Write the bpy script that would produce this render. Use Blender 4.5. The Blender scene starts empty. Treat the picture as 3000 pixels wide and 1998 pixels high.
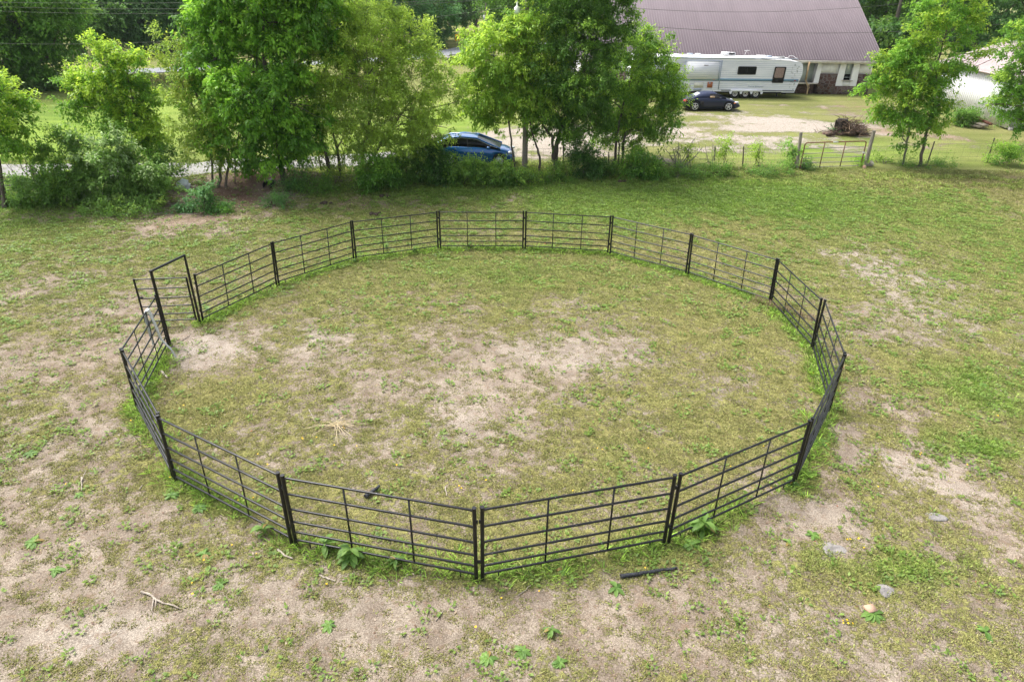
import bpy, math, random
import numpy as np
from mathutils import Matrix, Vector
random.seed(7)
rng = np.random.default_rng(11)
sc = bpy.context.scene
col = sc.collection
R_ = math.radians

# ------------------------------------------------------------------ camera
F, PIT, ROL, CH = 1934.47, .487244, .012796, 8.870      # focal in px of a 3000 px wide frame
fw = np.array([0, math.cos(PIT), -math.sin(PIT)])
r0 = np.array([1., 0, 0]); u0 = np.cross(r0, fw)
CR = r0*math.cos(ROL)+u0*math.sin(ROL); CU = np.cross(CR, fw); CC = np.array([0, 0, CH])
cd = bpy.data.cameras.new('camera'); cam = bpy.data.objects.new('camera', cd); col.objects.link(cam)
cd.sensor_width = 36; cd.lens = F/3000*36; cd.clip_end = 2000; cd.clip_start = .1
M = Matrix.Identity(4)
for i in range(3):
    M[i][0] = CR[i]; M[i][1] = CU[i]; M[i][2] = -fw[i]; M[i][3] = CC[i]
cam.matrix_world = M
sc.camera = cam

# ------------------------------------------------------------------ light
SUN_EL, SUN_AZ = R_(58), R_(-60)       # azimuth measured from +Y towards +X
w = bpy.data.worlds.new('World'); sc.world = w; w.use_nodes = True
nt = w.node_tree; bg = nt.nodes['Background']
sky = nt.nodes.new('ShaderNodeTexSky'); sky.sky_type = 'NISHITA'; sky.sun_disc = False
sky.sun_elevation = SUN_EL; sky.sun_rotation = SUN_AZ; sky.dust_density = 4; sky.air_density = 1.0
hs = nt.nodes.new('ShaderNodeHueSaturation'); hs.inputs['Saturation'].default_value = .42
nt.links.new(sky.outputs[0], hs.inputs['Color']); nt.links.new(hs.outputs[0], bg.inputs[0])
bg.inputs[1].default_value = .15
sl = bpy.data.lights.new('sun', 'SUN'); sl.energy = 2.3; sl.angle = R_(24); sl.color = (1, .96, .9)
so = bpy.data.objects.new('sun', sl); col.objects.link(so)
sd = Vector((math.sin(SUN_AZ)*math.cos(SUN_EL), math.cos(SUN_AZ)*math.cos(SUN_EL), math.sin(SUN_EL)))
so.rotation_euler = sd.to_track_quat('Z', 'Y').to_euler(); so.location = (0, 0, 60)
sc.view_settings.view_transform = 'Standard'; sc.view_settings.look = 'None'
sc.view_settings.exposure = 1.14; sc.view_settings.gamma = 1

# ------------------------------------------------------------------ terrain height and placing
YT = [-60, 5, 15, 25, 30, 37, 54, 80, 140, 600]; ZT = [2.4, .33, 0, -.33, -.25, .25, .72, .9, 1.2, 3]
_y = np.linspace(-60, 600, 6601); _z = np.interp(_y, YT, ZT); _k = np.ones(41)/41
_z[20:-20] = np.convolve(_z, _k, 'valid')
def gz(x, y): return np.interp(y, _y, _z)
def ray(px, py):
    d = fw*F+CR*(px-1500)-CU*(py-999); return d/np.linalg.norm(d)
def at(px, py):
    d = ray(px, py); t = 1.
    for i in range(80):
        p = CC+d*t; t += (p[2]-gz(p[0], p[1]))/max(.05, -d[2])*.7
    return CC+d*t
def aty(px, py, Y):
    d = ray(px, py); return CC+d*(Y/d[1])
def depth(p): return (np.asarray(p)-CC)@fw

# ------------------------------------------------------------------ noise
def _h(ix, iy, s):
    n = (ix*374761393+iy*668265263+s*362437).astype(np.int64)
    n = (n ^ (n >> 13))*1274126177 & 0x7fffffff
    return ((n ^ (n >> 16)) & 0xffff)/65535.
def vn(x, y, s=0):
    x = np.asarray(x, float); y = np.asarray(y, float)
    ix = np.floor(x).astype(np.int64); iy = np.floor(y).astype(np.int64); fx = x-ix; fy = y-iy
    fx = fx*fx*(3-2*fx); fy = fy*fy*(3-2*fy)
    a = _h(ix, iy, s)*(1-fx)+_h(ix+1, iy, s)*fx; b = _h(ix, iy+1, s)*(1-fx)+_h(ix+1, iy+1, s)*fx
    return a*(1-fy)+b*fy
def fbm(x, y, s=0, o=4, g=.5):
    t = 0; a = 1; n = 0
    for i in range(o):
        t = t+a*vn(x, y, s+i*7); n += a; a *= g; x = x*2.03+17.1; y = y*2.03-9.3
    return t/n
def sstep(a, b, v):
    t = np.clip((v-a)/(b-a), 0, 1); return t*t*(3-2*t)

# ------------------------------------------------------------------ materials
def mat(name, c, rough=.6, metal=0, c2=None, scale=5, bump=0, bscale=40, stretch=None, spec=.5, lo=.35, hi=.65, detail=5, coat=0):
    m = bpy.data.materials.new(name); m.use_nodes = True; nt = m.node_tree; b = nt.nodes['Principled BSDF']
    b.inputs['Base Color'].default_value = (*c, 1); b.inputs['Roughness'].default_value = rough
    b.inputs['Metallic'].default_value = metal; b.inputs['Specular IOR Level'].default_value = spec
    b.inputs['Coat Weight'].default_value = coat
    tc = nt.nodes.new('ShaderNodeTexCoord'); mp = nt.nodes.new('ShaderNodeMapping')
    nt.links.new(tc.outputs['Object'], mp.inputs[0])
    if stretch: mp.inputs['Scale'].default_value = stretch
    if c2:
        n = nt.nodes.new('ShaderNodeTexNoise'); n.inputs['Scale'].default_value = scale; n.inputs['Detail'].default_value = detail
        r = nt.nodes.new('ShaderNodeValToRGB'); r.color_ramp.elements[0].position = lo; r.color_ramp.elements[1].position = hi
        r.color_ramp.elements[0].color = (*c, 1); r.color_ramp.elements[1].color = (*c2, 1)
        nt.links.new(mp.outputs[0], n.inputs[0]); nt.links.new(n.outputs[0], r.inputs[0]); nt.links.new(r.outputs[0], b.inputs['Base Color'])
    if bump:
        n2 = nt.nodes.new('ShaderNodeTexNoise'); n2.inputs['Scale'].default_value = bscale; n2.inputs['Detail'].default_value = 4
        bp = nt.nodes.new('ShaderNodeBump'); bp.inputs['Strength'].default_value = bump; bp.inputs['Distance'].default_value = .05
        nt.links.new(mp.outputs[0], n2.inputs[0]); nt.links.new(n2.outputs[0], bp.inputs['Height']); nt.links.new(bp.outputs[0], b.inputs['Normal'])
    return m
def leafmat(name, tr=.35, rough=.5, spec=.35):
    m = bpy.data.materials.new(name); m.use_nodes = True; nt = m.node_tree; b = nt.nodes['Principled BSDF']
    a = nt.nodes.new('ShaderNodeAttribute'); a.attribute_name = 'Col'
    b.inputs['Roughness'].default_value = rough; b.inputs['Specular IOR Level'].default_value = spec
    nt.links.new(a.outputs['Color'], b.inputs['Base Color'])
    t = nt.nodes.new('ShaderNodeBsdfTranslucent'); g = nt.nodes.new('ShaderNodeHueSaturation'); g.inputs['Value'].default_value = 1.25; g.inputs['Hue'].default_value = .49
    nt.links.new(a.outputs['Color'], g.inputs['Color']); nt.links.new(g.outputs[0], t.inputs[0])
    mx = nt.nodes.new('ShaderNodeMixShader'); mx.inputs[0].default_value = tr
    nt.links.new(b.outputs[0], mx.inputs[1]); nt.links.new(t.outputs[0], mx.inputs[2]); nt.links.new(mx.outputs[0], nt.nodes['Material Output'].inputs[0])
    return m
MT = dict(
 leaf=leafmat('leaf', .5), grass=leafmat('grass_blade', .25, .6, .2),
 black=mat('black_painted_steel', (.004, .004, .005), .38, 0, (.010, .010, .011), 9, spec=.45),
 blacktop=mat('black_steel_rail', (.005, .005, .007), .34, 0, (.22, .22, .22), 26, spec=.5, lo=.66, hi=.74),
 bark=mat('bark', (.075, .06, .045), .9, 0, (.16, .135, .11), 6, .6, 30, (1, 1, .25)),
 barkgrey=mat('grey_bark', (.13, .115, .1), .9, 0, (.25, .23, .2), 6, .5, 30, (1, 1, .25)),
 dead=mat('dead_wood', (.22, .18, .14), .9, 0, (.38, .33, .27), 9, .4, 40),
 straw=mat('dry_straw', (.5, .4, .22), .8, 0, (.62, .52, .34), 9),
 rust=mat('rusty_red_paint', (.11, .03, .02), .8, 0, (.2, .085, .05), 7, .2, 60),
 galv=mat('grey_worn_tube', (.26, .23, .21), .5, .3, (.36, .33, .3), 9),
 post=mat('weathered_post', (.17, .15, .12), .9, 0, (.33, .3, .25), 5, .5, 30, (6, 6, .6)),
 pole=mat('utility_pole_wood', (.2, .17, .14), .9, 0, (.32, .28, .24), 4, .5, 30, (8, 8, .5)),
 tpost=mat('dark_steel_post', (.05, .05, .045), .7, 0, (.1, .07, .05), 9),
 wire=mat('wire', (.08, .08, .075), .6, .2),
 rvwhite=mat('rv_siding', (.80, .80, .84), .85, 0, (.68, .69, .73), 1.5, 0, 10, (.4, 1, 2)),
 rvroof=mat('rv_roof_membrane', (.72, .72, .72), .8, 0, (.36, .35, .35), 3.5, .3, 20, lo=.45, hi=.72),
 rvgrey=mat('rv_trim', (.33, .38, .45), .5), stripe=mat('blue_stripe', (.17, .3, .40), .5), stripe2=mat('dark_blue_stripe', (.05, .1, .17), .5),
 glass=mat('dark_glass', (.006, .007, .009), .12, 0, spec=.18), gasket=mat('window_gasket', (.01, .01, .012), .5),
 curtain=mat('tan_curtain', (.2, .13, .11), .9, 0, (.3, .22, .19), 14), orange=mat('orange_hatch', (.33, .09, .035), .6, 0, (.42, .14, .06), 6),
 cream=mat('cream_hatch', (.66, .64, .56), .6), tyre=mat('tyre', (.012, .012, .012), .8), rim=mat('rim_silver', (.55, .56, .58), .3, .6),
 rimw=mat('white_wheel', (.75, .75, .75), .5, 0, (.42, .27, .15), 7, lo=.5, hi=.75), dark=mat('underbody_dark', (.01, .01, .01), .8),
 navy=mat('navy_paint', (.005, .009, .028), .3, 0, spec=.35, coat=.25), navytop=mat('navy_fabric', (.008, .016, .05), .85),
 blue=mat('blue_paint', (.0, .09, .3), .22, .3, coat=1), stump=mat('dark_stump', (.012, .008, .006), .95, 0, (.04, .026, .018), 6, .6, 25), tail=mat('red_lamp', (.5, .01, .02), .2), amber=mat('amber_lamp', (.7, .17, .01), .2),
 headl=mat('head_lamp', (.6, .62, .65), .1), tan=mat('tan_leather', (.42, .3, .2), .7), chrome=mat('chrome', (.7, .7, .7), .15, 1), frost=mat('rear_plastic_window', (.5, .53, .55), .25),
 barnroof=mat('mauve_metal_roof', (.155, .122, .133), .5, .1, (.18, .143, .155), .9, .03, 4, (1, .3, .3)),
 barnrib=mat('roof_rib', (.20, .16, .172), .35, .15), fascia=mat('cream_fascia', (.6, .56, .48), .6, 0, (.45, .4, .33), 3),
 bwhite=mat('white_board', (.84, .83, .84), .7, 0, (.76, .74, .73), 1.6, .05, 8), pale=mat('pale_green_panel', (.42, .48, .43), .7, 0, (.5, .54, .5), 2),
 soffit=mat('soffit', (.42, .39, .34), .8), wood=mat('bare_lumber', (.5, .36, .2), .8, 0, (.4, .28, .16), 5),
 shedroof=mat('pink_metal_roof', (.44, .36, .35), .4, .1, (.5, .42, .41), 1.5), shedwall=mat('white_metal_wall', (.74, .74, .75), .45, 0, (.68, .68, .68), 1.5),
 shedgrey=mat('grey_green_metal', (.36, .42, .42), .4, .2, (.46, .5, .5), 2), concrete=mat('concrete', (.4, .38, .35), .9, 0, (.3, .28, .25), 6, .3),
 rock=mat('grey_rock', (.15, .14, .135), .9, 0, (.27, .25, .23), 9, .6, 25), sandrock=mat('pale_stone', (.28, .25, .21), .9, 0, (.4, .36, .31), 7, .4, 20), brick=mat('pinkish_brick', (.45, .29, .2), .9),
 char=mat('charred_wood', (.012, .013, .016), .6, 0, (.04, .045, .055), 16, .8, 50), charend=mat('burnt_end', (.3, .25, .22), .9, 0, (.12, .1, .09), 20),
 rope=mat('white_netting', (.7, .72, .7), .9, 0, (.55, .57, .55), 30, .5, 80), bag=mat('white_plastic', (.75, .78, .82), .5),
 pvc=mat('black_pipe', (.012, .012, .014), .5), root=mat('brown_roots', (.045, .027, .02), .9, 0, (.13, .08, .055), 6, .5, 25), root2=mat('pale_roots', (.3, .2, .13), .9, 0, (.2, .13, .09), 6, .4, 25),
 dung=mat('dung', (.03, .02, .014), 1, 0, (.07, .05, .03), 20, .6, 40), yellow=mat('yellow_petals', (.85, .55, .01), .6), signy=mat('sign_yellow', (.9, .42, .01), .5), signk=mat('sign_black', (.01, .01, .01), .5),
 white=mat('white_enamel', (.7, .7, .7), .4), ball=mat('porcelain', (.6, .62, .65), .3), asphalt=mat('asphalt', (.17, .18, .195), .9, 0, (.22, .23, .245), 1.2, .2, 30), gravel=mat('gravel', (.21, .205, .195), .95, 0, (.27, .26, .25), 2.5, .2, 30),
 brickred=mat('red_roof_paint', (.4, .12, .07), .8),
)
# stone base
def stonemat():
    m = bpy.data.materials.new('field_stone'); m.use_nodes = True; nt = m.node_tree; b = nt.nodes['Principled BSDF']; b.inputs['Roughness'].default_value = .9
    tc = nt.nodes.new('ShaderNodeTexCoord'); mp = nt.nodes.new('ShaderNodeMapping'); mp.inputs['Scale'].default_value = (2.6, 2.6, 4)
    nz = nt.nodes.new('ShaderNodeTexNoise'); nz.inputs['Scale'].default_value = 3
    va = nt.nodes.new('ShaderNodeVectorMath'); va.operation = 'MULTIPLY_ADD'; va.inputs[1].default_value = (.25, .25, .25)
    nt.links.new(tc.outputs['Object'], nz.inputs[0]); nt.links.new(nz.outputs['Color'], va.inputs[0]); nt.links.new(tc.outputs['Object'], va.inputs[2]); nt.links.new(va.outputs[0], mp.inputs[0])
    v = nt.nodes.new('ShaderNodeTexVoronoi'); v2 = nt.nodes.new('ShaderNodeTexVoronoi'); v2.feature = 'DISTANCE_TO_EDGE'
    for q in (v, v2): nt.links.new(mp.outputs[0], q.inputs[0]); q.inputs['Scale'].default_value = 1
    r = nt.nodes.new('ShaderNodeValToRGB'); r.color_ramp.elements[0].color = (.05, .03, .026, 1); r.color_ramp.elements[1].color = (.15, .115, .10, 1)
    e = r.color_ramp.elements.new(.5); e.color = (.10, .045, .03, 1)
    nt.links.new(v.outputs['Color'], r.inputs[0])
    r2 = nt.nodes.new('ShaderNodeValToRGB'); r2.color_ramp.elements[0].position = .03; r2.color_ramp.elements[1].position = .09
    mx = nt.nodes.new('ShaderNodeMixRGB'); mx.inputs[1].default_value = (.16, .14, .125, 1)
    nt.links.new(v2.outputs['Distance'], r2.inputs[0]); nt.links.new(r2.outputs[0], mx.inputs[0]); nt.links.new(r.outputs[0], mx.inputs[2]); nt.links.new(mx.outputs[0], b.inputs['Base Color'])
    bp = nt.nodes.new('ShaderNodeBump'); bp.inputs['Strength'].default_value = .6; bp.inputs['Distance'].default_value = .04
    nt.links.new(r2.outputs[0], bp.inputs['Height']); nt.links.new(bp.outputs[0], b.inputs['Normal'])
    return m
MT['stone'] = stonemat()

# ------------------------------------------------------------------ mesh helpers
def mk(name, V, faces, m, parent=None, smooth=False, colr=None):
    """V (n,3); faces: list of int arrays (k, n)"""
    V = np.asarray(V, np.float32)
    me = bpy.data.meshes.new(name)
    me.vertices.add(len(V)); me.vertices.foreach_set('co', V.ravel())
    faces = [np.asarray(f, np.int32) for f in faces if len(f)]
    loops = np.concatenate([f.ravel() for f in faces]); sizes = np.concatenate([np.full(len(f), f.shape[1], np.int32) for f in faces])
    me.loops.add(len(loops)); me.loops.foreach_set('vertex_index', loops)
    me.polygons.add(len(sizes)); st = np.zeros(len(sizes), np.int32); st[1:] = np.cumsum(sizes)[:-1]
    me.polygons.foreach_set('loop_start', st); me.polygons.foreach_set('loop_total', sizes)
    if smooth: me.polygons.foreach_set('use_smooth', np.ones(len(sizes), bool))
    if colr is not None:
        a = me.color_attributes.new('Col', 'FLOAT_COLOR', 'POINT')
        c = np.ones((len(V), 4), np.float32); c[:, :3] = colr; a.data.foreach_set('color', c.ravel())
    me.update(calc_edges=True)
    if m: me.materials.append(m)
    o = bpy.data.objects.new(name, me); col.objects.link(o)
    if parent: o.parent = parent
    return o
class MB:
    def __init__(s): s.V = []; s.F = {}; s.n = 0
    def add(s, V, *fs):
        V = np.asarray(V, float).reshape(-1, 3)
        for f in fs:
            f = np.asarray(f, int).reshape(len(f), -1)
            if len(f): s.F.setdefault(f.shape[1], []).append(f+s.n)
        s.V.append(V); s.n += len(V); return s
    def box(s, c, d, rz=0, tp=(1, 1)):
        x, y, z = np.array(d)/2.
        V = np.array([[a*x*(tp[0] if k > 0 else 1), b*y*(tp[1] if k > 0 else 1), k*z] for k in (-1, 1) for b in (-1, 1) for a in (-1, 1)])
        cs, sn = math.cos(rz), math.sin(rz); V[:, :2] = V[:, :2]@np.array([[cs, sn], [-sn, cs]])
        return s.add(V+np.array(c), [[0, 2, 3, 1], [4, 5, 7, 6], [0, 1, 5, 4], [2, 6, 7, 3], [0, 4, 6, 2], [1, 3, 7, 5]])
    def tube(s, P, r, n=8, cap=True):
        P = np.asarray(P, float); k = len(P); r = np.broadcast_to(np.asarray(r, float), (k,))
        T = np.gradient(P, axis=0); T /= np.linalg.norm(T, axis=1)[:, None]+1e-9
        ref = np.array([0, 0, 1.]) if abs(T[0][2]) < .9 else np.array([1., 0, 0])
        V = []
        a = np.linspace(0, 2*math.pi, n, endpoint=False)
        for i in range(k):
            u = np.cross(T[i], ref); u /= np.linalg.norm(u)+1e-9; v = np.cross(T[i], u); ref = np.cross(u, T[i])
            V.append(P[i]+r[i]*(np.outer(np.cos(a), u)+np.outer(np.sin(a), v)))
        V = np.concatenate(V); j = np.arange(n); jn = (j+1) % n
        f = np.concatenate([np.stack([i*n+j, i*n+jn, (i+1)*n+jn, (i+1)*n+j], 1) for i in range(k-1)])
        s.add(V, f)
        if cap:
            s.add(V[:n], [list(range(n))]); s.add(V[-n:], [list(range(n))[::-1]])
        return s
    def grid(s, G, closed=False):      # G (a,b,3)
        a, b = G.shape[:2]; i, j = np.meshgrid(np.arange(a-1), np.arange(b if closed else b-1), indexing='ij'); jn = (j+1) % b
        return s.add(G.reshape(-1, 3), np.stack([i*b+j, i*b+jn, (i+1)*b+jn, (i+1)*b+j], -1).reshape(-1, 4))
    def prism(s, P, v):                # closed 3d polygon extruded by v
        P = np.asarray(P, float); n = len(P); Q = P+np.asarray(v, float); j = np.arange(n)
        s.add(np.concatenate([P, Q]), np.stack([j, (j+1) % n, n+(j+1) % n, n+j], 1)); s.add(P, [list(range(n))[::-1]]); return s.add(Q, [list(range(n))])
    def lathe(s, prof, c=(0, 0, 0), n=24, axis='z'):
        a = np.linspace(0, 2*math.pi, n, endpoint=False); G = []
        for r, z in prof:
            x, y, q = r*np.cos(a), r*np.sin(a), np.full(n, z)
            G.append(np.stack({'z': (x, y, q), 'y': (x, q, y), 'x': (q, x, y)}[axis], 1)+np.array(c))
        return s.grid(np.array(G), True)
    def blob(s, c, r, seed=0, amp=.25, n=10, m=7):
        th = np.linspace(0, 2*math.pi, n, endpoint=False); ph = np.linspace(.02, math.pi-.02, m); G = []
        for p in ph:
            k = 1+amp*(2*vn(np.cos(th)*1.3*math.sin(p)+seed*3.1+9, np.sin(th)*1.3*math.sin(p)+p*1.5+seed+9, seed)-1)
            G.append(np.stack([r[0]*k*np.cos(th)*math.sin(p), r[1]*k*np.sin(th)*math.sin(p), r[2]*k*math.cos(p)], 1)+np.array(c))
        return s.grid(np.array(G), True)
    def build(s, name, m, parent=None, smooth=False, off=None):
        V = np.concatenate(s.V)
        if off is not None: V = V-np.asarray(off)
        return mk(name, V, [np.concatenate(f) for f in s.F.values()], MT[m] if isinstance(m, str) else m, parent, smooth)
def tag(o, label=None, cat=None, group=None, kind=None):
    if label: o['label'] = label
    if cat: o['category'] = cat
    if group: o['group'] = group
    if kind: o['kind'] = kind
    return o
def empty(name, loc, label, cat, group=None, rz=0):
    o = bpy.data.objects.new(name, None); col.objects.link(o); o.location = loc; o.rotation_euler = (0, 0, rz); o.empty_display_size = .3
    return tag(o, label, cat, group)
def copy_tree(o, parent=None):
    c = o.copy(); col.objects.link(c); c.parent = parent
    for ch in list(o.children): copy_tree(ch, c)
    return c
def G(x, y, dz=0): return np.array([x, y, float(gz(x, y))+dz])

# ------------------------------------------------------------------ pen joints (metres)
J = np.array([[-.49, 7.81], [2.79, 8.71], [5.72, 10.45], [7.62, 13.26], [8.53, 16.53], [8.53, 19.93], [6.38, 22.56], [3.8, 24.76], [.44, 25.25], [-2.96, 25.11], [-6.03, 23.66], [-8.11, 20.98], [-9.37, 17.82], [-9.63, 16.27], [-8.83, 12.98], [-6.71, 10.32], [-3.8, 8.58]])
JN = len(J)
def pen_dist(x, y):
    d = np.full(np.shape(x), 1e9); inside = np.zeros(np.shape(x), bool)
    for i in range(JN):
        a = J[i]; b = J[(i+1) % JN]; e = b-a
        t = np.clip(((x-a[0])*e[0]+(y-a[1])*e[1])/(e@e), 0, 1)
        if i == 12: pass
        else: d = np.minimum(d, np.hypot(x-a[0]-t*e[0], y-a[1]-t*e[1]))
        c = ((a[1] > y) != (b[1] > y)) & (x < (b[0]-a[0])*(y-a[1])/(b[1]-a[1]+1e-12)+a[0]); inside ^= c
    return d, inside
# ------------------------------------------------------------------ ground cover map
def E(px, py, rx, ry, a):
    c = at(px, py); f_ = depth(c)/F
    t = at(px, py-ry); b = at(px, py+ry)
    return (c[0], c[1], rx*f_, abs(t[1]-b[1])/2, a)
BARE = [E(*q) for q in [(640,1020,130,45,.55),(760,960,90,30,.25),(1000,1010,130,50,.22),(900,1080,150,50,.15),(1400,1180,150,90,.36),(1650,1045,170,60,.36),(1390,1060,120,50,.26),(1300,1000,90,40,.2),
 (1180,870,70,25,.14),(1050,1210,120,50,.2),(1780,1030,60,50,.2),(1700,900,200,50,.1),(2150,1120,60,40,.15),(1500,1330,250,60,.1),(830,1330,140,50,.15),(1120,1130,120,60,.18),
 (1600,790,350,60,-.38),(2050,900,200,90,-.2),(1100,780,230,45,-.26),(2150,1250,200,90,-.2),(600,1180,130,70,-.16),(2300,1080,70,200,-.2),(1000,840,200,30,-.12),(1750,1250,200,80,-.1),
 (2560,800,60,120,.36),(2640,690,80,60,.28),(2620,950,120,50,.25),(2700,800,90,60,.15),(2480,1290,50,130,.62),(2440,1420,60,60,.4),(2700,1280,60,100,.58),(2400,1480,110,60,.4),(2780,1430,80,80,.36),(2880,1570,80,50,.36),(2330,1560,100,50,.35),
 (2850,1130,200,110,-.3),(2850,1330,170,60,-.38),(2480,1660,170,70,-.28),(2700,1650,130,90,-.36),(2570,1480,130,70,-.15),(2850,700,200,150,-.22),(2300,640,300,100,-.3),(2500,1130,60,90,.1),(2400,1330,40,60,-.25),
 (200,1050,220,70,.28),(270,1230,60,170,.3),(420,870,80,50,.2),(170,820,130,30,.22),(220,625,190,22,.5),(560,655,150,30,.5),(690,600,70,50,.55),(1130,600,220,25,.3),(490,1010,90,50,.45),(350,900,120,30,.2),(1500,590,120,22,.2),
 (100,700,160,70,-.15),(150,950,140,40,-.15),(500,745,200,50,-.15),(1900,560,450,60,-.35),(2300,570,200,60,-.3),(100,600,250,25,-.2),(900,660,140,30,-.15),
 (900,1840,450,110,.16),(1700,1730,300,70,.16),(250,1900,170,60,.28),(1250,1780,200,70,.18),(2100,1760,160,60,.1),(450,1500,160,80,.14),(100,1450,110,110,.12),
 (560,1620,170,60,-.2),(2300,1850,300,100,-.12),(700,1890,150,60,-.15),(120,1750,120,80,-.1),(1950,1600,170,45,-.25),(1500,1700,200,35,-.2),
 (1750,405,330,45,.75),(2080,375,280,40,.8),(2330,365,130,25,.75),(2530,318,130,25,.85),(1430,420,130,40,.85),(1600,430,120,40,.6),(2250,350,100,20,.7),(2440,425,90,25,.8),(1150,470,260,18,.6),(2640,390,120,25,.5),(2240,300,140,10,-.2),(2700,480,150,20,.1),
 (760,525,150,45,.9),(620,570,120,45,.8),(2440,492,60,9,.8),(1000,500,150,30,.4)]]
LUSH = [E(*q) for q in [(1900,560,420,60,.9),(2300,580,180,50,.85),(1750,640,170,40,.6),(2880,1140,130,60,.7),(2900,1340,140,45,.9),(2700,1630,110,80,.55),(2470,1640,150,50,.4),(150,620,280,30,.5),(1500,790,260,35,.25),(2600,760,350,250,.16),(1500,820,500,100,.08),
 (620,720,160,50,.3),(2820,640,220,90,.4),(300,850,200,60,.15),(1350,560,300,20,.5),(2600,440,300,40,.5),(2100,270,400,15,.3),(2300,450,250,25,.5),(150,400,500,200,1.1),(1250,400,250,120,1.)]]
RED = [E(*q) for q in [(2470,550,120,55,.75),(2850,530,170,60,.55),(1690,768,60,12,.7),(560,645,150,30,.15),(250,625,170,20,.3),(2560,308,110,22,.8),(1070,605,120,22,.35),(700,590,80,50,.15),(2420,1360,80,60,.15),(2700,800,300,150,.05),(2680,395,120,20,.4),(2900,470,80,15,.6),(1000,1000,400,200,.06)]]
MUL = [E(*q) for q in [(790,515,110,24,.9),(640,560,100,30,.6),(690,590,90,45,.55)]]
PALE = [E(*q) for q in [(640,1020,150,60,.6),(1650,1050,150,50,.5),(1400,1180,140,90,.45),(1800,400,450,60,1.),(2250,370,300,50,.9),(1430,420,170,50,.8),(2100,360,300,40,1.),(2560,780,150,200,.6),(2780,1430,100,80,.6),(2400,1480,120,80,.3),(250,1900,170,60,.5),(1150,470,260,20,.8),(900,1000,250,60,.3)]]
LOT = [E(*q) for q in [(1750,405,450,60,1),(2150,370,350,60,1),(2450,350,250,50,1),(2650,390,150,40,.8),(1430,420,160,50,.8)]]
def field(L, x, y, wx, wy):
    t = np.zeros(np.shape(x))
    for cx, cy, rx, ry, a in L:
        d = ((x+wx-cx)/rx)**2+((y+wy-cy)/ry)**2
        t = t+a*np.exp(-d*.9)
    return t
def cover(x, y):
    x = np.asarray(x, float); y = np.asarray(y, float)
    s = np.clip(depth_xy(x, y)/18, .6, 3)
    wx = (fbm(x*.8, y*.8, 3, 5, .6)-.5)*2.6*s; wy = (fbm(x*.8, y*.8, 5, 5, .6)-.5)*2.6*s
    pd, ins = pen_dist(x, y)
    base = np.where(ins, .50, .50)
    front = sstep(10.5, 7.5, y+wy*.5)*(~ins); base = base+front*.16
    base = base+np.where((~ins) & (x < -7), .04, 0)
    base = base-sstep(24, 29, y)*.12
    far = sstep(36.2, 37.2, y+.3*wy); base = base*(1-far)+far*.08
    b = base+.85*field(BARE, x, y, wx, wy)*(1-.58*far)
    lot = np.clip(field(LOT, x, y, wx, wy), 0, 1)*far; b = b+lot*1.7*(fbm(x*.35, y*.8, 33, 6, .66)-.38)+.30*(fbm(x*.55, y*.55, 21, 4)-.5)*(1-.3*far)+.42*(fbm(x*2.3, y*2.3, 31, 3)-.5)
    ring = np.exp(-(pd/(.16+.3*fbm(x*1.1, y*1.1, 44)))**2)*sstep(.32, .6, fbm(x*.8+5, y*.8, 51)+.1)
    b = b-.4*ring
    # worn strip just outside the bottom-left run and left of the gate
    l = np.clip(field(LUSH, x, y, wx, wy)+.5*ring+.28*(fbm(x*.45, y*.45, 61)-.5)+.15*(fbm(x*3, y*3, 63)-.5), 0, 1)
    r = np.clip(field(RED, x, y, wx, wy)+.25*(fbm(x*.35, y*.35, 71)-.5), 0, 1)
    m = np.clip(field(MUL, x, y, wx*.6, wy*.6), 0, 1); p = np.clip(field(PALE, x, y, wx, wy)+.3*(fbm(x*.4, y*.4, 81)-.5), 0, 1)
    return np.clip(b, 0, 1), l, r, m, p, far, pd, ins
def depth_xy(x, y): return y*math.cos(PIT)+(CH)*math.sin(PIT)
def axis(segs):
    o = []
    for a, b, s in segs: o += list(np.arange(a, b, s))
    return np.array(o+[segs[-1][1]])
xs = axis([(-700, -100, 40), (-100, -46, 1.8), (-46, -20, .5), (-20, 26, .17), (26, 46, .5), (46, 100, 1.8), (100, 700, 40)])
ys = axis([(-60, 2, 3), (2, 40, .17), (40, 66, .5), (66, 130, 1.6), (130, 600, 30)])
X, Y = np.meshgrid(xs, ys, indexing='ij')
b_, l_, r_, m_, p_, far_, pd_, ins_ = cover(X, Y)
bump = .05*(fbm(X*.8, Y*.8, 91)-.5)*(Y > 3)*(Y < 60)+.025*(fbm(X*3, Y*3, 92)-.5)*(Y < 40)
Z = gz(X, Y)+bump
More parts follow.
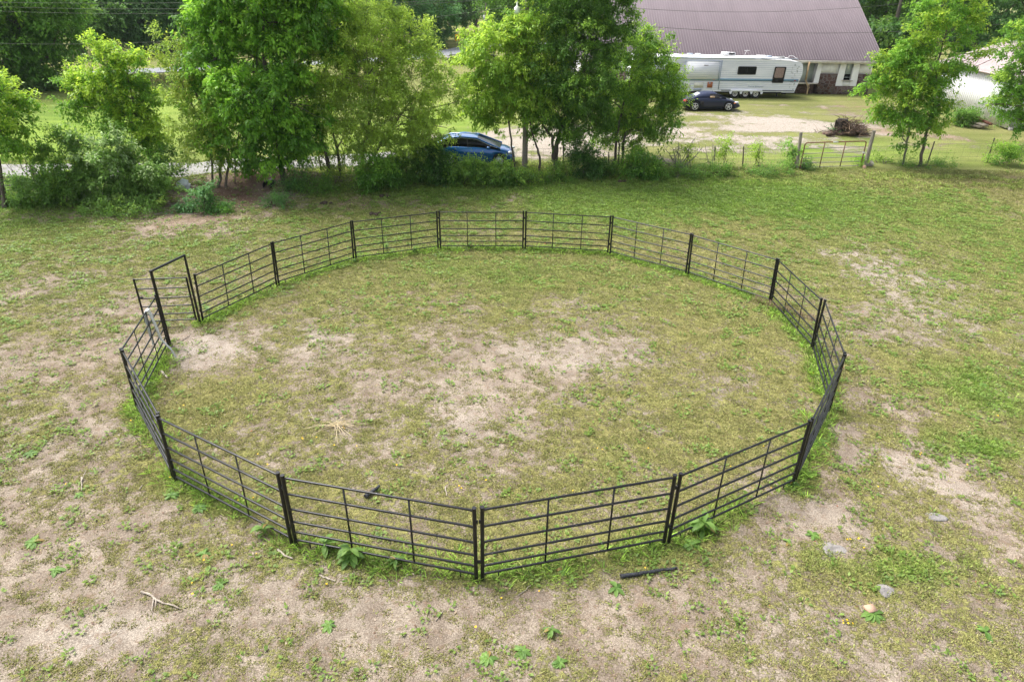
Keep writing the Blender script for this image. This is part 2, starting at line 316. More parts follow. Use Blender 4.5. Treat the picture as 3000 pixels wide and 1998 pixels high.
# small bank where the culvert comes out
cv = at(778, 552)
Z = Z+.55*np.exp(-(((X-cv[0])/3.2)**2+((Y-cv[1]-1.3)/.9)**2))
Vg = np.stack([X, Y, Z], -1)
a_, c_ = X.shape
ii, jj = np.meshgrid(np.arange(a_-1), np.arange(c_-1), indexing='ij')
Fg = np.stack([ii*c_+jj, (ii+1)*c_+jj, (ii+1)*c_+jj+1, ii*c_+jj+1], -1).reshape(-1, 4)
def zs(x, y):     # surface height incl. bumps
    return gz(x, y)+.05*(fbm(x*.8, y*.8, 91)-.5)*(y > 3)*(y < 60)+.025*(fbm(x*3, y*3, 92)-.5)*(y < 40)+.55*np.exp(-(((x-cv[0])/3.2)**2+((y-cv[1]-1.3)/.9)**2))
def groundmat():
    m = bpy.data.materials.new('pasture_ground'); m.use_nodes = True; nt = m.node_tree; N = nt.nodes; L = nt.links; b = N['Principled BSDF']
    b.inputs['Roughness'].default_value = .95; b.inputs['Specular IOR Level'].default_value = .15
    tc = N.new('ShaderNodeTexCoord')
    def noise(s, d=5, r=.55, dist=0, st=None):
        n = N.new('ShaderNodeTexNoise'); n.inputs['Scale'].default_value = s; n.inputs['Detail'].default_value = d; n.inputs['Roughness'].default_value = r; n.inputs['Distortion'].default_value = dist
        if st:
            mp = N.new('ShaderNodeMapping'); mp.inputs['Scale'].default_value = st; L.new(tc.outputs['Object'], mp.inputs[0]); L.new(mp.outputs[0], n.inputs[0])
        else: L.new(tc.outputs['Object'], n.inputs[0])
        return n.outputs[0]
    def mth(op, a, b_=None, c=None):
        n = N.new('ShaderNodeMath'); n.operation = op
        for i, v in enumerate((a, b_, c)):
            if v is None: continue
            if isinstance(v, (int, float)): n.inputs[i].default_value = v
            else: L.new(v, n.inputs[i])
        return n.outputs[0]
    def rng_(v, a, b_, c=0, d=1):
        n = N.new('ShaderNodeMapRange'); n.interpolation_type = 'SMOOTHSTEP'; L.new(v, n.inputs[0])
        for i, q in enumerate((a, b_, c, d)): n.inputs[i+1].default_value = q
        return n.outputs[0]
    def mix(f, a, b_, op='MIX'):
        n = N.new('ShaderNodeMixRGB'); n.blend_type = op
        for i, v in enumerate((f, a, b_)):
            if isinstance(v, tuple): n.inputs[i].default_value = (*v, 1)
            elif isinstance(v, (int, float)): n.inputs[i].default_value = v
            else: L.new(v, n.inputs[i])
        return n.outputs[0]
    def attr(nm):
        a = N.new('ShaderNodeAttribute'); a.attribute_name = nm; s = N.new('ShaderNodeSeparateColor'); L.new(a.outputs['Color'], s.inputs[0]); return s.outputs
    A = attr('Col'); B = attr('Col2')
    bare, lush, red = A[0], A[1], A[2]; mul, pale, far = B[0], B[1], B[2]
    n1 = noise(3.2, 7, .66, .4); n2 = noise(11, 4, .6); n3 = noise(45, 3, .6); n4 = noise(.7, 3, .5)
    n5 = noise(26, 3, .6); nn = mth('ADD', mth('ADD', mth('MULTIPLY', n1, .40), mth('MULTIPLY', n2, .36)), mth('MULTIPLY', n5, .24))
    soil = mix(rng_(noise(2.2, 6, .6), .35, .65), (.285, .245, .198), (.175, .143, .112))
    soil = mix(mth('MULTIPLY', pale, .9), soil, (.40, .368, .325))
    soil = mix(red, soil, (.33, .20, .125))
    soil = mix(mul, soil, (.115, .06, .04))
    soil = mix(rng_(n3, .35, .7), mix(1, soil, (.62, .59, .56), 'MULTIPLY'), mix(1, soil, (1.25, 1.23, 1.2), 'MULTIPLY'))
    soil = mix(rng_(noise(7, 6, .7, .6), .52, .64, 0, .6), soil, (.17, .115, .075))
    litter = rng_(noise(60, 2, .5, 0, (1, 1, 1)), .64, .70); soil = mix(mth('MULTIPLY', litter, .5), soil, (.55, .47, .38))
    gr = mix(rng_(n2, .35, .65), (.15, .152, .046), (.285, .268, .1))
    gr = mix(rng_(n4, .35, .65, 0, .6), gr, (.23, .20, .085))
    gr = mix(lush, gr, mix(rng_(n2, .35, .65), (.10, .17, .035), (.20, .29, .055)))
    lawn = mix(rng_(noise(.5, 4, .6, 0, (.35, 1.6, 1)), .35, .65), (.15, .165, .05), (.23, .225, .09))
    lawn = mix(lush, lawn, mix(rng_(noise(.5, 4, .6, 0, (.35, 1.6, 1)), .35, .65), (.135, .225, .03), (.225, .315, .05)))
    gr = mix(far, gr, lawn)
    gr = mix(rng_(n3, .3, .7), mix(1, gr, (.6, .62, .58), 'MULTIPLY'), mix(1, gr, (1.3, 1.3, 1.2), 'MULTIPLY'))
    v = mth('ADD', nn, mth('MULTIPLY', mth('SUBTRACT', .5, bare), .34))
    g = rng_(v, .435, .54)
    c = mix(g, soil, gr)
    L.new(c, b.inputs['Base Color'])
    bp = N.new('ShaderNodeBump'); bp.inputs['Strength'].default_value = .8; bp.inputs['Distance'].default_value = .04
    h = mth('ADD', mth('MULTIPLY', g, mth('ADD', n3, .4)), mth('MULTIPLY', n3, .4)); L.new(h, bp.inputs['Height']); L.new(bp.outputs[0], b.inputs['Normal'])
    return m
go = mk('ground', Vg.reshape(-1, 3), [Fg], groundmat(), None, True, np.stack([b_, l_, r_], -1).reshape(-1, 3))
a2 = go.data.color_attributes.new('Col2', 'FLOAT_COLOR', 'POINT'); c2 = np.ones((a_*c_, 4), np.float32); c2[:, :3] = np.stack([m_, p_, far_], -1).reshape(-1, 3); a2.data.foreach_set('color', c2.ravel())
tag(go, kind='structure')

# roads -------------------------------------------------------------------
def ribbon(name, pts, wd, m, dz, wob=0):
    pts = np.array([p[:2] for p in pts]); t = np.linspace(0, len(pts)-1, len(pts)*14)
    k = np.arange(len(pts)); P = np.stack([np.interp(t, k, pts[:, 0]), np.interp(t, k, pts[:, 1])], 1)
    for _ in range(14): P[1:-1] = (P[:-2]+P[1:-1]*2+P[2:])/4
    T = np.gradient(P, axis=0); T /= np.linalg.norm(T, axis=1)[:, None]; Nn = np.stack([-T[:, 1], T[:, 0]], 1)
    rows = []
    for s in np.linspace(-.5, .5, 9):
        w_ = wd*s*(1+wob*(fbm(P[:, 0]*.8, P[:, 1]*.8+s*9, 5)-.5)); Q = P+Nn*w_[:, None]
        rows.append(np.stack([Q[:, 0], Q[:, 1], zs(Q[:, 0], Q[:, 1])+dz-(.05 if abs(s) > .49 else 0)], 1))
    o = MB().grid(np.array(rows)).build(name, m, None, True); return tag(o, kind='structure')
ribbon('road', [(-140, 62), (-90, 66), at(150, 226), at(500, 206), (-14, 92), (-8.5, 104), at(1400, 137), (4, 122), (30, 140)], 4.6, 'asphalt', .12)
ribbon('gravel_drive', [(-60, 33.5), (-40, 34.5), (-28, 34.9), at(560, 500), at(680, 484), at(850, 478), at(1050, 470), at(1250, 455), at(1420, 440)], 2.6, 'gravel', .07, .35)

# ------------------------------------------------------------------ foliage generator
def unit(v): return v/(np.linalg.norm(v, axis=-1, keepdims=True)+1e-9)
def leafset(P, D, L, W, flat=.7):
    """diamond leaves: base points P, directions D"""
    n = len(P); D = unit(D); up = unit(np.array([0, 0, 1.])+rng.normal(0, flat, (n, 3)))
    S = unit(np.cross(D, up)); Nn = np.cross(S, D)
    L = L[:, None]; W = W[:, None]
    V = np.stack([P, P+D*L*.45+S*W*.5+Nn*W*.12, P+D*L-Nn*L*.08, P+D*L*.45-S*W*.5+Nn*W*.12], 1)
    return V.reshape(-1, 3)
def crown(lobes, n, ls, c0, c1, young=None, yp=.25, droop=.4, clump=.42, k=55, hollow=.55, flat=.6):
    """lobes: (cx,cy,cz,rx,ry,rz); leaves gather in dense boughs with gaps between; returns leaf verts, colours, bough centres"""
    k = int(k*1.8); lobes = np.array(lobes, float); wgt = (lobes[:, 3]*lobes[:, 5]); wgt /= wgt.sum()
    nc = max(4, n//k); li = rng.choice(len(lobes), nc, p=wgt); d = unit(rng.normal(0, 1, (nc, 3))); r = hollow+(1.0-hollow)*rng.random(nc)**.7
    spr = rng.random(nc) < .16; r = np.where(spr, 1.0+.28*rng.random(nc), r)
    lb = lobes[li]; Cn = lb[:, :3]+d*r[:, None]*lb[:, 3:6]
    cr = clump*1.15*(.55+.9*rng.random(nc)); cr = np.where(spr, cr*.6, cr); tone = rng.random(nc); yg = rng.random(nc) < yp*(1.1+1.2*d[:, 2])
    cnt = np.maximum(6, (k*(cr/cr.mean())**1.7)).astype(int); idx = np.repeat(np.arange(nc), cnt); m = len(idx)
    # a bough: several short sprays radiating from a point, arching over and hanging at the ends
    ns = 7; az = rng.random((nc, ns))*6.283; el = rng.normal(.15, .45, (nc, ns)); ln = .55+.6*rng.random((nc, ns)); si = rng.integers(0, ns, m)
    A = az[idx, si]; EL = el[idx, si]; t = rng.random(m)**.7*ln[idx, si]
    sd = np.stack([np.cos(A)*np.cos(EL), np.sin(A)*np.cos(EL), np.sin(EL)], 1)+d[idx]*.5
    off = sd*t[:, None]+rng.normal(0, .13, (m, 3)); off[:, 2] -= .45*t**2*(droop+.3)
    P = Cn[idx]+off*cr[idx][:, None]
    D = sd*.7+rng.normal(0, .55, (m, 3)); D[:, 2] -= droop*(.6+t)
    L = ls*1.05*(.6+.8*rng.random(m)); V = leafset(P, D, L, L*.52, flat*.62)
    tt = np.clip(tone[idx]*.6+rng.random(m)*.4, 0, 1)[:, None]; Cc = np.array(c0)*(1-tt)+np.array(c1)*tt
    if young is not None:
        yk = yg[idx] & (t > .25); f = (.45+.55*rng.random((m, 1))); Cc = np.where(yk[:, None], Cc*(1-f)+np.array(young)*f, Cc)
    Cc = Cc*(1+.15*rng.normal(0, 1, (m, 1))); Cc = np.clip(Cc, .005, .9)
    return V, np.clip(np.repeat(Cc, 4, 0)*1.22, 0, .75), Cn, li
def mkleaves(name, V, C_, parent, off):
    f = np.arange(len(V)).reshape(-1, 4)
    return mk(name, V-np.asarray(off), [f], MT['leaf'], parent, False, C_)
def limb(mb, a, b, ra, rb, bend=.12, n=6, k=5):
    a = np.array(a, float); b = np.array(b, float); t = np.linspace(0, 1, k)[:, None]; L = np.linalg.norm(b-a)
    P = a+(b-a)*t+np.sin(t*math.pi)*rng.normal(0, bend*L*.5, 3)+rng.normal(0, bend*L*.12, (k, 3))*np.sin(t*math.pi)
    mb.tube(P, np.linspace(ra, rb, k), n, False); return P
def lob(px, py, r, base, dy=0, ry=None, dr=1.):
    Yp = base[1]+dy; c = aty(px, py, Yp); s = depth(c)/F
    return (c[0], c[1], c[2], r*s, r*s*dr, (ry or r)*s*1.05)
def make_tree(name, label, cat, trunks, lobes, n, ls, c0, c1, young=None, yp=.25, group=None, bark='bark', twigs=3, **kw):
    """trunks: list of [(x,y,z,r)...] world polylines; lobes world ellipsoids"""
    b = np.array(trunks[0][0][:3]); e = empty(name, b, label, cat, group)
    V, C_, Cn, li = crown(lobes, n, ls, c0, c1, young, yp, **kw)
    ok = V.reshape(-1, 4, 3)[:, 0, 2] > gz(V[::4, 0], V[::4, 1])+.03; V = V.reshape(-1, 4, 3)[ok].reshape(-1, 3); C_ = C_.reshape(-1, 4, 3)[ok].reshape(-1, 3)
    mb = MB(); tops = []
    for tr in trunks:
        tr = np.array(tr, float); q = np.linspace(0, len(tr)-1, len(tr)*4); kk = np.arange(len(tr))
        P = np.stack([np.interp(q, kk, tr[:, i]) for i in range(4)], 1); P[1:-1, :3] += rng.normal(0, .02, (len(P)-2, 3))
        P[0, 3] *= 1.35; mb.tube(P[:, :3], P[:, 3], 8, False); tops.append(P)
    allp = np.concatenate(tops)
    for i, lb in enumerate(lobes):
        c = np.array(lb[:3]); d = np.linalg.norm(allp[:, :3]-c, axis=1)+np.maximum(0, allp[:, 2]-c[2]+.3)*1.5; j = d.argmin(); a = allp[j]
        ra = min(a[3]*.65, .09); limb(mb, a[:3], c, ra, ra*.4)
        sel = np.where(li == i)[0]
        for s in sel[:max(2, int(len(sel)*twigs/10))]: limb(mb, c+(a[:3]-c)*.2*rng.random(), Cn[s], ra*.35, .008, .1, 4, 4)
    mb.build('trunk', bark, e, True, b)
    mkleaves('crown', V, C_, e, b)
    return e
def tk(*pts):     # trunk through pixels on a plane: first point on the ground
    (px, py, r), rest = pts[0], pts[1:]; b = at(px, py); o = [(b[0], b[1], zs(b[0], b[1])-.1, r)]
    for q in rest: p = aty(q[0], q[1], b[1]+(q[3] if len(q) > 3 else 0)); o.append((*p, q[2]))
    return o
YG = (.30, .42, .045); BG = (.17, .34, .03); MG = (.10, .22, .025); DG = (.045, .11, .018); PG = (.22, .32, .06); BL = (.07, .17, .05)

# ------------------------------------------------------------------ trees of the fence row
def T(name, label, trunks, lobes, n, ls, c0, c1, **kw):
    base = trunks[0][0]
    L = [lob(q[0], q[1], q[2], base, (rng.random()-.5)*q[2]*depth(base[:3])/F*1.1+kw.get('dy', 0), q[3] if len(q) > 3 else None) for q in lobes]
    kw.pop('dy', 0)
    return make_tree(name, label, kw.pop('cat', 'tree'), trunks, L, n, ls, c0, c1, **kw)
T('young_tree', 'bright yellow-green tree cut off by the left edge of the photo', [tk((12, 607, .11), (6, 540, .09), (-4, 470, .07), (-30, 380, .06)), tk((4, 605, .06), (-10, 520, .05), (-40, 440, .04))],
  [(0,262,42),(-45,300,80),(20,320,55),(10,380,60),(50,405,28),(82,430,15),(-70,400,70),(30,435,18)], 12000, .14, MG, (.2,.38,.04), young=(.36,.50,.05), yp=.5)
T('young_tree', 'slim leaning tree with a bright yellow-green top over the left thicket', [tk((453, 535, .09), (440, 470, .08), (416, 408, .07), (398, 330, .055), (375, 230, .03))],
  [(285,140,30),(350,155,38),(415,165,18),(300,190,50),(375,215,46),(212,222,22),(240,262,36),(300,262,52),(370,288,54),(222,312,28),(430,290,28),(325,340,40),(400,360,52),(440,402,42),(478,440,30)], 24000, .14, MG, BG, young=(.36,.50,.05), yp=.5)
T('multi_stem_tree', 'loose pale-green tree of thin stems between the slim leaning tree and the tallest one', [tk((640, 550, .08), (648, 480, .07), (625, 380, .05), (560, 250, .03), (530, 140, .02)), tk((622, 548, .06), (620, 470, .05), (590, 360, .04), (500, 180, .02)), tk((662, 550, .07), (668, 480, .06), (670, 400, .03))],
  [(482,108,20),(522,98,24),(500,160,36),(550,170,36),(470,190,24),(530,232,48),(580,285,52),(510,300,38),(600,350,60),(545,385,44),(645,420,52),(585,440,46),(665,470,34)], 15000, .11, (.17,.28,.04), (.28,.40,.06), young=(.38,.46,.07), yp=.3)
T('broadleaf_tree', 'tallest and densest tree of the fence row, deep green with bright leaf tips', [tk((835, 547, .15), (824, 480, .13), (800, 340, .11), (775, 160, .09), (770, 0, .05)), tk((690, 545, .03), (689, 470, .03), (700, 380, .02))],
  [(625,60,62),(600,30,40),(700,30,100),(820,30,110),(625,170,72),(745,160,110),(880,150,100),(950,50,75),(625,280,68),(735,300,105),(850,300,100),(680,385,72),(790,405,84),(880,405,60),(725,452,38),(700,-70,110),(850,-80,110),(940,-30,80)], 76000, .18, (.07,.18,.022), (.17,.36,.035), young=(.27,.50,.05), yp=.45, k=70, droop=.55, clump=.5)
T('spreading_tree', 'wide airy tree with fine light olive leaves right of the densest tree', [tk((1062, 532, .1), (1063, 440, .08), (1098, 300, .06), (1110, 150, .03)), tk((1002, 530, .09), (985, 430, .07), (955, 300, .04)), tk((968, 532, .11), (960, 470, .1), (930, 350, .05)), tk((1045, 530, .07), (1120, 420, .06), (1220, 270, .03)), tk((942, 510, .05), (925, 400, .04), (900, 330, .03))],
  [(1060,15,70),(1000,100,85),(1110,110,90),(1190,110,50),(1238,84,24),(1165,52,24),(950,200,95),(1075,220,110),(1200,220,100),(1285,200,50),(1320,260,46),(1340,300,30),(915,300,85),(1040,330,100),(1170,335,100),(1270,350,72),(1310,375,20),(895,390,52),(1000,415,70),(1120,425,70),(1225,415,54),(955,470,36),(1100,-40,70),(880,455,24)], 105000, .105, (.17,.27,.04), (.28,.40,.065), young=(.36,.50,.07), yp=.55, k=70, clump=.42, twigs=3)
T('slender_tree', 'slender tree with drooping light green leaves left of the grey utility pole', [tk((1508, 497, .06), (1500, 430, .05), (1488, 340, .045), (1470, 240, .03))],
  [(1395,120,34),(1375,100,16),(1470,85,40),(1445,150,70),(1395,200,52),(1420,265,62),(1395,315,34),(1470,330,44),(1500,230,60),(1425,345,22)], 22000, .14, (.15,.28,.035), (.26,.42,.05), young=(.36,.50,.06), yp=.5, droop=.8)
T('slender_tree', 'slender tree with a crooked bare stem just right of the grey utility pole', [tk((1580, 503, .07), (1582, 460, .06), (1566, 415, .05), (1552, 360, .04), (1548, 240, .03))],
  [(1540,55,44),(1515,90,40),(1550,130,70),(1500,160,50),(1530,220,70),(1560,290,60),(1510,300,50),(1562,388,14),(1600,200,50)], 24000, .14, (.12,.25,.03), (.24,.40,.04), young=(.34,.48,.06), yp=.5, droop=.8)
T('broadleaf_tree', 'dark green tree with a forked trunk in the middle of the fence row', [tk((1628, 497, .14), (1630, 430, .12), (1640, 385, .1), (1690, 300, .07), (1730, 120, .04)), tk((1624, 497, .06), (1618, 400, .08), (1590, 370, .06), (1600, 250, .04)), tk((1650, 480, .03), (1650, 410, .06), (1665, 360, .05), (1640, 150, .04))],
  [(1620,40,60),(1700,40,80),(1780,40,66),(1830,60,32),(1840,20,24),(1700,140,95),(1790,130,58),(1625,200,84),(1720,230,95),(1640,295,76),(1735,305,66),(1600,335,52),(1680,360,48),(1700,-50,90),(1800,-30,50),(1600,-30,60)], 78000, .125, (.055,.13,.02), (.12,.25,.035), young=(.24,.40,.05), yp=.25, k=65, droop=.6)
T('twin_trunk_tree', 'rounded green tree on twin trunks beside the parked roadster', [tk((1802, 480, .08), (1806, 400, .07), (1830, 300, .05), (1860, 180, .03)), tk((1824, 480, .08), (1826, 420, .07), (1850, 330, .05), (1920, 250, .03)), tk((1812, 480, .04), (1815, 420, .04), (1780, 330, .03))],
  [(1900,95,22),(1870,145,50),(1930,140,30),(1962,108,9),(1840,215,74),(1915,215,62),(1958,262,44),(1800,300,76),(1885,305,76),(1962,335,34),(1778,375,46),(1850,378,46),(1920,368,36),(1985,300,20)], 48000, .12, (.09,.2,.025), (.18,.34,.04), young=(.30,.46,.05), yp=.4, k=60)
T('young_tree', 'pale-barked left tree of the pair right of the rusty gate', [tk((2645, 482, .06), (2662, 400, .06), (2668, 330, .05), (2672, 210, .03))],
  [(2655,150,36),(2600,200,40),(2660,222,62),(2568,245,34),(2545,235,16),(2610,290,54),(2590,330,26),(2660,300,56),(2655,360,34),(2640,400,24)], 16000, .14, (.10,.24,.03), (.2,.38,.04), young=YG, yp=.35, bark='barkgrey')
T('young_tree', 'taller dark-stemmed right tree of the pair right of the rusty gate', [tk((2695, 487, .09), (2712, 400, .08), (2732, 320, .06), (2748, 180, .05), (2785, 50, .03))],
  [(2700,28,26),(2760,15,50),(2830,15,44),(2860,40,20),(2715,85,52),(2800,80,54),(2850,100,20),(2740,165,56),(2690,120,30),(2740,245,48),(2800,190,22),(2875,172,26),(2925,148,14),(2905,175,12),(2755,305,30),(2715,330,34),(2720,380,28)], 20000, .14, (.10,.24,.03), (.2,.38,.04), young=YG, yp=.4)
T('broadleaf_tree', 'tree cut off by the right edge of the photo in front of the white shed', [tk((3050, 440, .12), (3050, 360, .1), (3040, 250, .07), (3030, 120, .04))],
  [(2995,130,44),(2990,210,50),(3010,290,66),(2965,300,36),(2925,285,22),(2895,305,12),(2970,345,30),(3060,180,90),(3080,300,80),(3010,60,40),(2940,250,20),(2960,130,26),(2950,200,22)], 24000, .14, (.08,.2,.025), (.17,.34,.04), young=(.3,.44,.06), yp=.3)

# shrubs and undergrowth
def S(name, label, base, lobes, n, ls, c0, c1, stems=3, cat='shrub', **kw):
    b = at(*base); tr = []
    for i in range(stems):
        q = lobes[i % len(lobes)]; p = aty(q[0], q[1], b[1])
        tr.append([(b[0]+rng.normal(0, .15), b[1]+rng.normal(0, .1), zs(b[0], b[1])-.05, .02), (*(b*.4+p*.6), .015), (*p, .01)])
    kw.setdefault('twigs', 1); ls = ls*1.35; n = int(n*.8)
    return T(name, label, tr, lobes, n, ls, c0, c1, cat=cat, hollow=.45, **kw)
UG = ((.075,.165,.03), (.16,.30,.05)); HB = ((.10,.19,.04), (.20,.35,.07)); FB = ((.06,.155,.045), (.13,.28,.065))
SH = [
 ('bush', 'low bush beside the trunk at the left edge', (75,598), [(45,562,38),(95,545,40),(115,590,30),(25,590,26)], 8000, .08, *UG, dict(young=(.2,.34,.05), yp=.2)),
 ('bush', 'ragged bush with a tall leafy shoot left in the thicket', (185,598), [(140,530,38),(200,490,34),(190,570,42),(205,415,16),(212,395,8),(165,372,9),(158,395,8),(150,440,16),(110,450,10)], 12000, .09, *UG, dict(young=(.24,.38,.05), yp=.3)),
 ('hemlock_clump', 'tall feathery clump with white flower heads in the middle of the left thicket', (290,598), [(270,480,42),(325,440,34),(285,550,50),(345,500,44),(225,540,36),(240,440,20),(285,402,11),(352,385,9),(322,392,12),(262,412,9)], 15000, .10, *HB, dict(young=(.34,.44,.22), yp=.10)),
 ('hemlock_clump', 'bluish feathery clump under the slim leaning tree', (405,595), [(385,485,36),(400,545,44),(435,490,32),(350,580,30),(450,560,30),(395,425,12),(430,440,10)], 11000, .10, *HB, dict(young=(.34,.44,.2), yp=.08)),
 ('bush', 'dark leafy bush wrapped round the slim leaning trunk', (478,560), [(470,478,28),(484,520,32),(476,552,24),(500,450,18)], 6000, .08, *UG, {}),
 ('low_plants', 'low green growth in front of the left thicket', (330,625), [(300,605,22),(350,612,22),(400,612,24),(250,605,18),(440,605,22)], 5000, .06, *UG, dict(young=(.24,.36,.06), yp=.3)),
 ('fern_mound', 'blue-green ferny mound beside the white plastic bag', (600,615), [(598,572,26,20),(568,600,30,16),(628,604,26,14),(540,612,18,10),(606,552,12)], 5000, .08, *FB, dict(young=(.1,.24,.09), yp=.25)),
 ('low_plants', 'small bright green patch in front of the ferny mound', (655,622), [(650,618,12,6),(668,614,12,6)], 1800, .04, (.09,.24,.03), (.16,.34,.04), {}),
 ('bush', 'small bush at the foot of the densest tree', (862,560), [(882,512,24),(862,545,24),(880,560,18),(845,575,18)], 5000, .07, *FB, dict(young=(.16,.3,.06), yp=.2)),
 ('low_plants', 'low ferny growth left of the densest tree trunk', (795,600), [(795,590,22,12),(820,580,16,10)], 2500, .05, *FB, {}),
 ('low_plants', 'weeds under the airy olive tree', (945,560), [(930,545,30),(975,550,26),(905,570,20),(1010,560,20)], 5000, .06, *UG, dict(young=(.2,.34,.05), yp=.2)),
 ('bush', 'bright green round bush at the foot of the airy olive tree', (1090,555), [(1088,500,38),(1125,505,32),(1090,535,30),(1065,520,24)], 9500, .085, (.06,.16,.025), (.13,.28,.035), dict(young=(.22,.4,.05), yp=.3)),
 ('bush', 'dark leafy bush left of the blue car', (1195,540), [(1190,485,38),(1170,510,32),(1225,505,36)], 8500, .09, *UG, dict(young=(.14,.28,.05), yp=.2)),
 ('bush', 'tall dark bush covering the tail of the blue car', (1280,535), [(1255,450,34),(1280,455,24),(1262,490,40),(1300,500,30)], 10000, .09, (.035,.1,.02), (.08,.18,.03), dict(young=(.14,.27,.05), yp=.2)),
 ('bush', 'leafy plants hiding the rear wheel of the blue car', (1362,540), [(1355,496,24),(1368,476,13),(1395,500,24),(1335,508,24),(1380,484,10)], 6500, .08, *UG, dict(young=(.2,.34,.05), yp=.3)),
 ('bush', 'leafy plants hiding the front wheel of the blue car', (1455,540), [(1440,506,24),(1468,490,18),(1490,508,22),(1420,514,22),(1432,484,10),(1452,478,8)], 6500, .08, *UG, dict(young=(.22,.36,.05), yp=.3)),
 ('low_plants', 'weeds round the base of the grey utility pole', (1540,535), [(1530,518,20),(1560,515,18),(1505,525,18),(1590,520,20)], 3800, .06, *UG, dict(young=(.26,.38,.05), yp=.3)),
 ('low_plants', 'weeds round the forked dark trunk', (1640,530), [(1630,505,24),(1660,510,22),(1610,520,18)], 4200, .06, *UG, dict(young=(.22,.36,.05), yp=.3)),
 ('bush', 'dark bush between the forked trunk and the twin trunks', (1710,518), [(1700,445,30),(1735,462,32),(1715,490,34),(1755,500,24)], 9000, .08, (.035,.1,.02), (.08,.18,.03), dict(young=(.16,.3,.05), yp=.15)),
 ('low_plants', 'weeds round the twin trunks', (1805,515), [(1800,500,22),(1780,508,18),(1830,508,16)], 3200, .06, *UG, {}),
 ('bush', 'bright green bush right of the twin trunks', (1865,518), [(1868,465,28),(1890,485,28),(1850,492,26),(1905,500,20)], 8000, .08, (.06,.16,.025), (.13,.28,.035), dict(young=(.24,.4,.05), yp=.3)),
 ('low_plants', 'dark low growth under the dead grey shrub', (1970,520), [(1950,505,24,13),(1990,502,26,15),(2025,505,22,12)], 4200, .055, *UG, {}),
 ('low_plants', 'low leafy growth left of the dark steel post', (2080,515), [(2060,500,24,14),(2100,503,24,13),(2135,505,20,12)], 4200, .055, *UG, dict(young=(.2,.34,.05), yp=.2)),
 ('low_plants', 'low leafy growth right of the dark steel post', (2220,508), [(2190,498,22,10),(2235,497,24,12),(2280,498,22,11),(2310,495,18,12)], 4200, .055, *UG, dict(young=(.2,.34,.05), yp=.2)),
 ('sapling', 'yellow-green sapling against the wire nearest the dead grey shrub', (2016,490), [(2016,438,10),(2014,455,9)], 900, .07, (.22,.36,.04), (.34,.46,.05), {}),
 ('sapling', 'tallest yellow-green sapling midway along the wire fence', (2122,490), [(2130,415,9),(2124,430,12),(2118,448,9)], 1300, .07, (.2,.34,.04), (.32,.46,.05), {}),
 ('sapling', 'yellow-green sapling nearer the rusty gate', (2218,488), [(2228,425,6),(2222,438,10),(2215,460,10),(2230,475,10)], 1200, .06, (.2,.34,.04), (.32,.46,.05), {}),
 ('bush', 'leafy vine growing up the left gate post', (2328,490), [(2322,438,9),(2330,452,12),(2318,470,9)], 1500, .08, *UG, dict(young=(.2,.4,.05), yp=.4)),
 ('low_plants', 'green weeds inside the left end of the rusty gate', (2358,497), [(2358,480,12),(2362,492,14)], 1800, .05, (.06,.16,.03), (.12,.26,.05), {}),
 ('low_plants', 'weeds climbing the right end of the rusty gate', (2530,482), [(2528,455,9),(2524,470,8)], 1000, .06, (.12,.26,.03), (.22,.4,.04), {}),
 ('low_plants', 'yellowish weeds between the right gate post and the young trees', (2575,478), [(2565,470,14),(2598,462,12),(2610,472,10)], 1600, .06, (.14,.26,.03), (.24,.38,.05), {}),
 ('low_plants', 'dark low growth under the pair of young trees', (2700,488), [(2670,482,26,7),(2720,480,30,9),(2770,478,30,8)], 3600, .05, *UG, {}),
 ('low_plants', 'bright leafy growth by the fence at the right edge', (2940,480), [(2905,466,18,10),(2945,450,22),(2980,462,20),(2965,432,12)], 4200, .07, (.08,.19,.025), (.16,.32,.04), dict(young=(.26,.42,.05), yp=.3)),
 ('bush', 'round bush against the white shed wall', (2832,370), [(2818,352,24),(2845,345,20),(2830,340,20)], 4500, .1, *UG, {}),
 ('low_plants', 'green tuft in front of the root pile', (2455,396), [(2455,386,13)], 1300, .06, (.05,.17,.05), (.10,.26,.08), {}),
]
for q in SH:
    kw = dict(q[8]); S(q[0], q[1], q[2], q[3], q[4], q[5], q[6], q[7], cat='bush' if 'bush' in q[0] else 'plants', **kw)

# dead shrub left of the gate, bare branches at the left edge
def bare_branches(name, label, base, tips, r, m='dead', cat='dead shrub', sub=3):
    b = at(*base); e = empty(name, b, label, cat); mb = MB()
    for px, py in tips:
        t = aty(px, py, b[1]+rng.normal(0, .3)); P = limb(mb, (b[0]+rng.normal(0, .12), b[1]+rng.normal(0, .1), zs(b[0], b[1])-.05), t, r*(.6+.6*rng.random()), .008, .14, 5, 7)
        for _ in range(sub):
            a = P[rng.integers(2, 6)]; limb(mb, a, a+np.array([rng.normal(0, .45), rng.normal(0, .2), rng.random()*.5]), .014, .004, .15, 4, 4)
    mb.build('branches', m, e, True, b); return e
bare_branches('dead_shrub', 'leafless grey shrub with arching dead branches by the wire fence', (1985,492), [(1925,436),(1945,432),(1972,432),(1987,414),(1994,425),(2030,412),(2035,432),(2000,428),(1960,445),(2060,430)], .035, 'barkgrey', sub=3)
bare_branches('dead_stalks', 'pale dry stalks leaning on the wire right of the leafless shrub', (2080,492), [(2083,408),(2090,422),(2066,425),(2085,446),(2060,440)], .018, 'dead', sub=1)
bare_branches('dead_shrub', 'bare dead branches sticking up at the left edge of the thicket', (100,560), [(38,425),(92,468),(118,462),(65,452),(10,470),(150,500),(85,500)], .03, 'bark', sub=2)

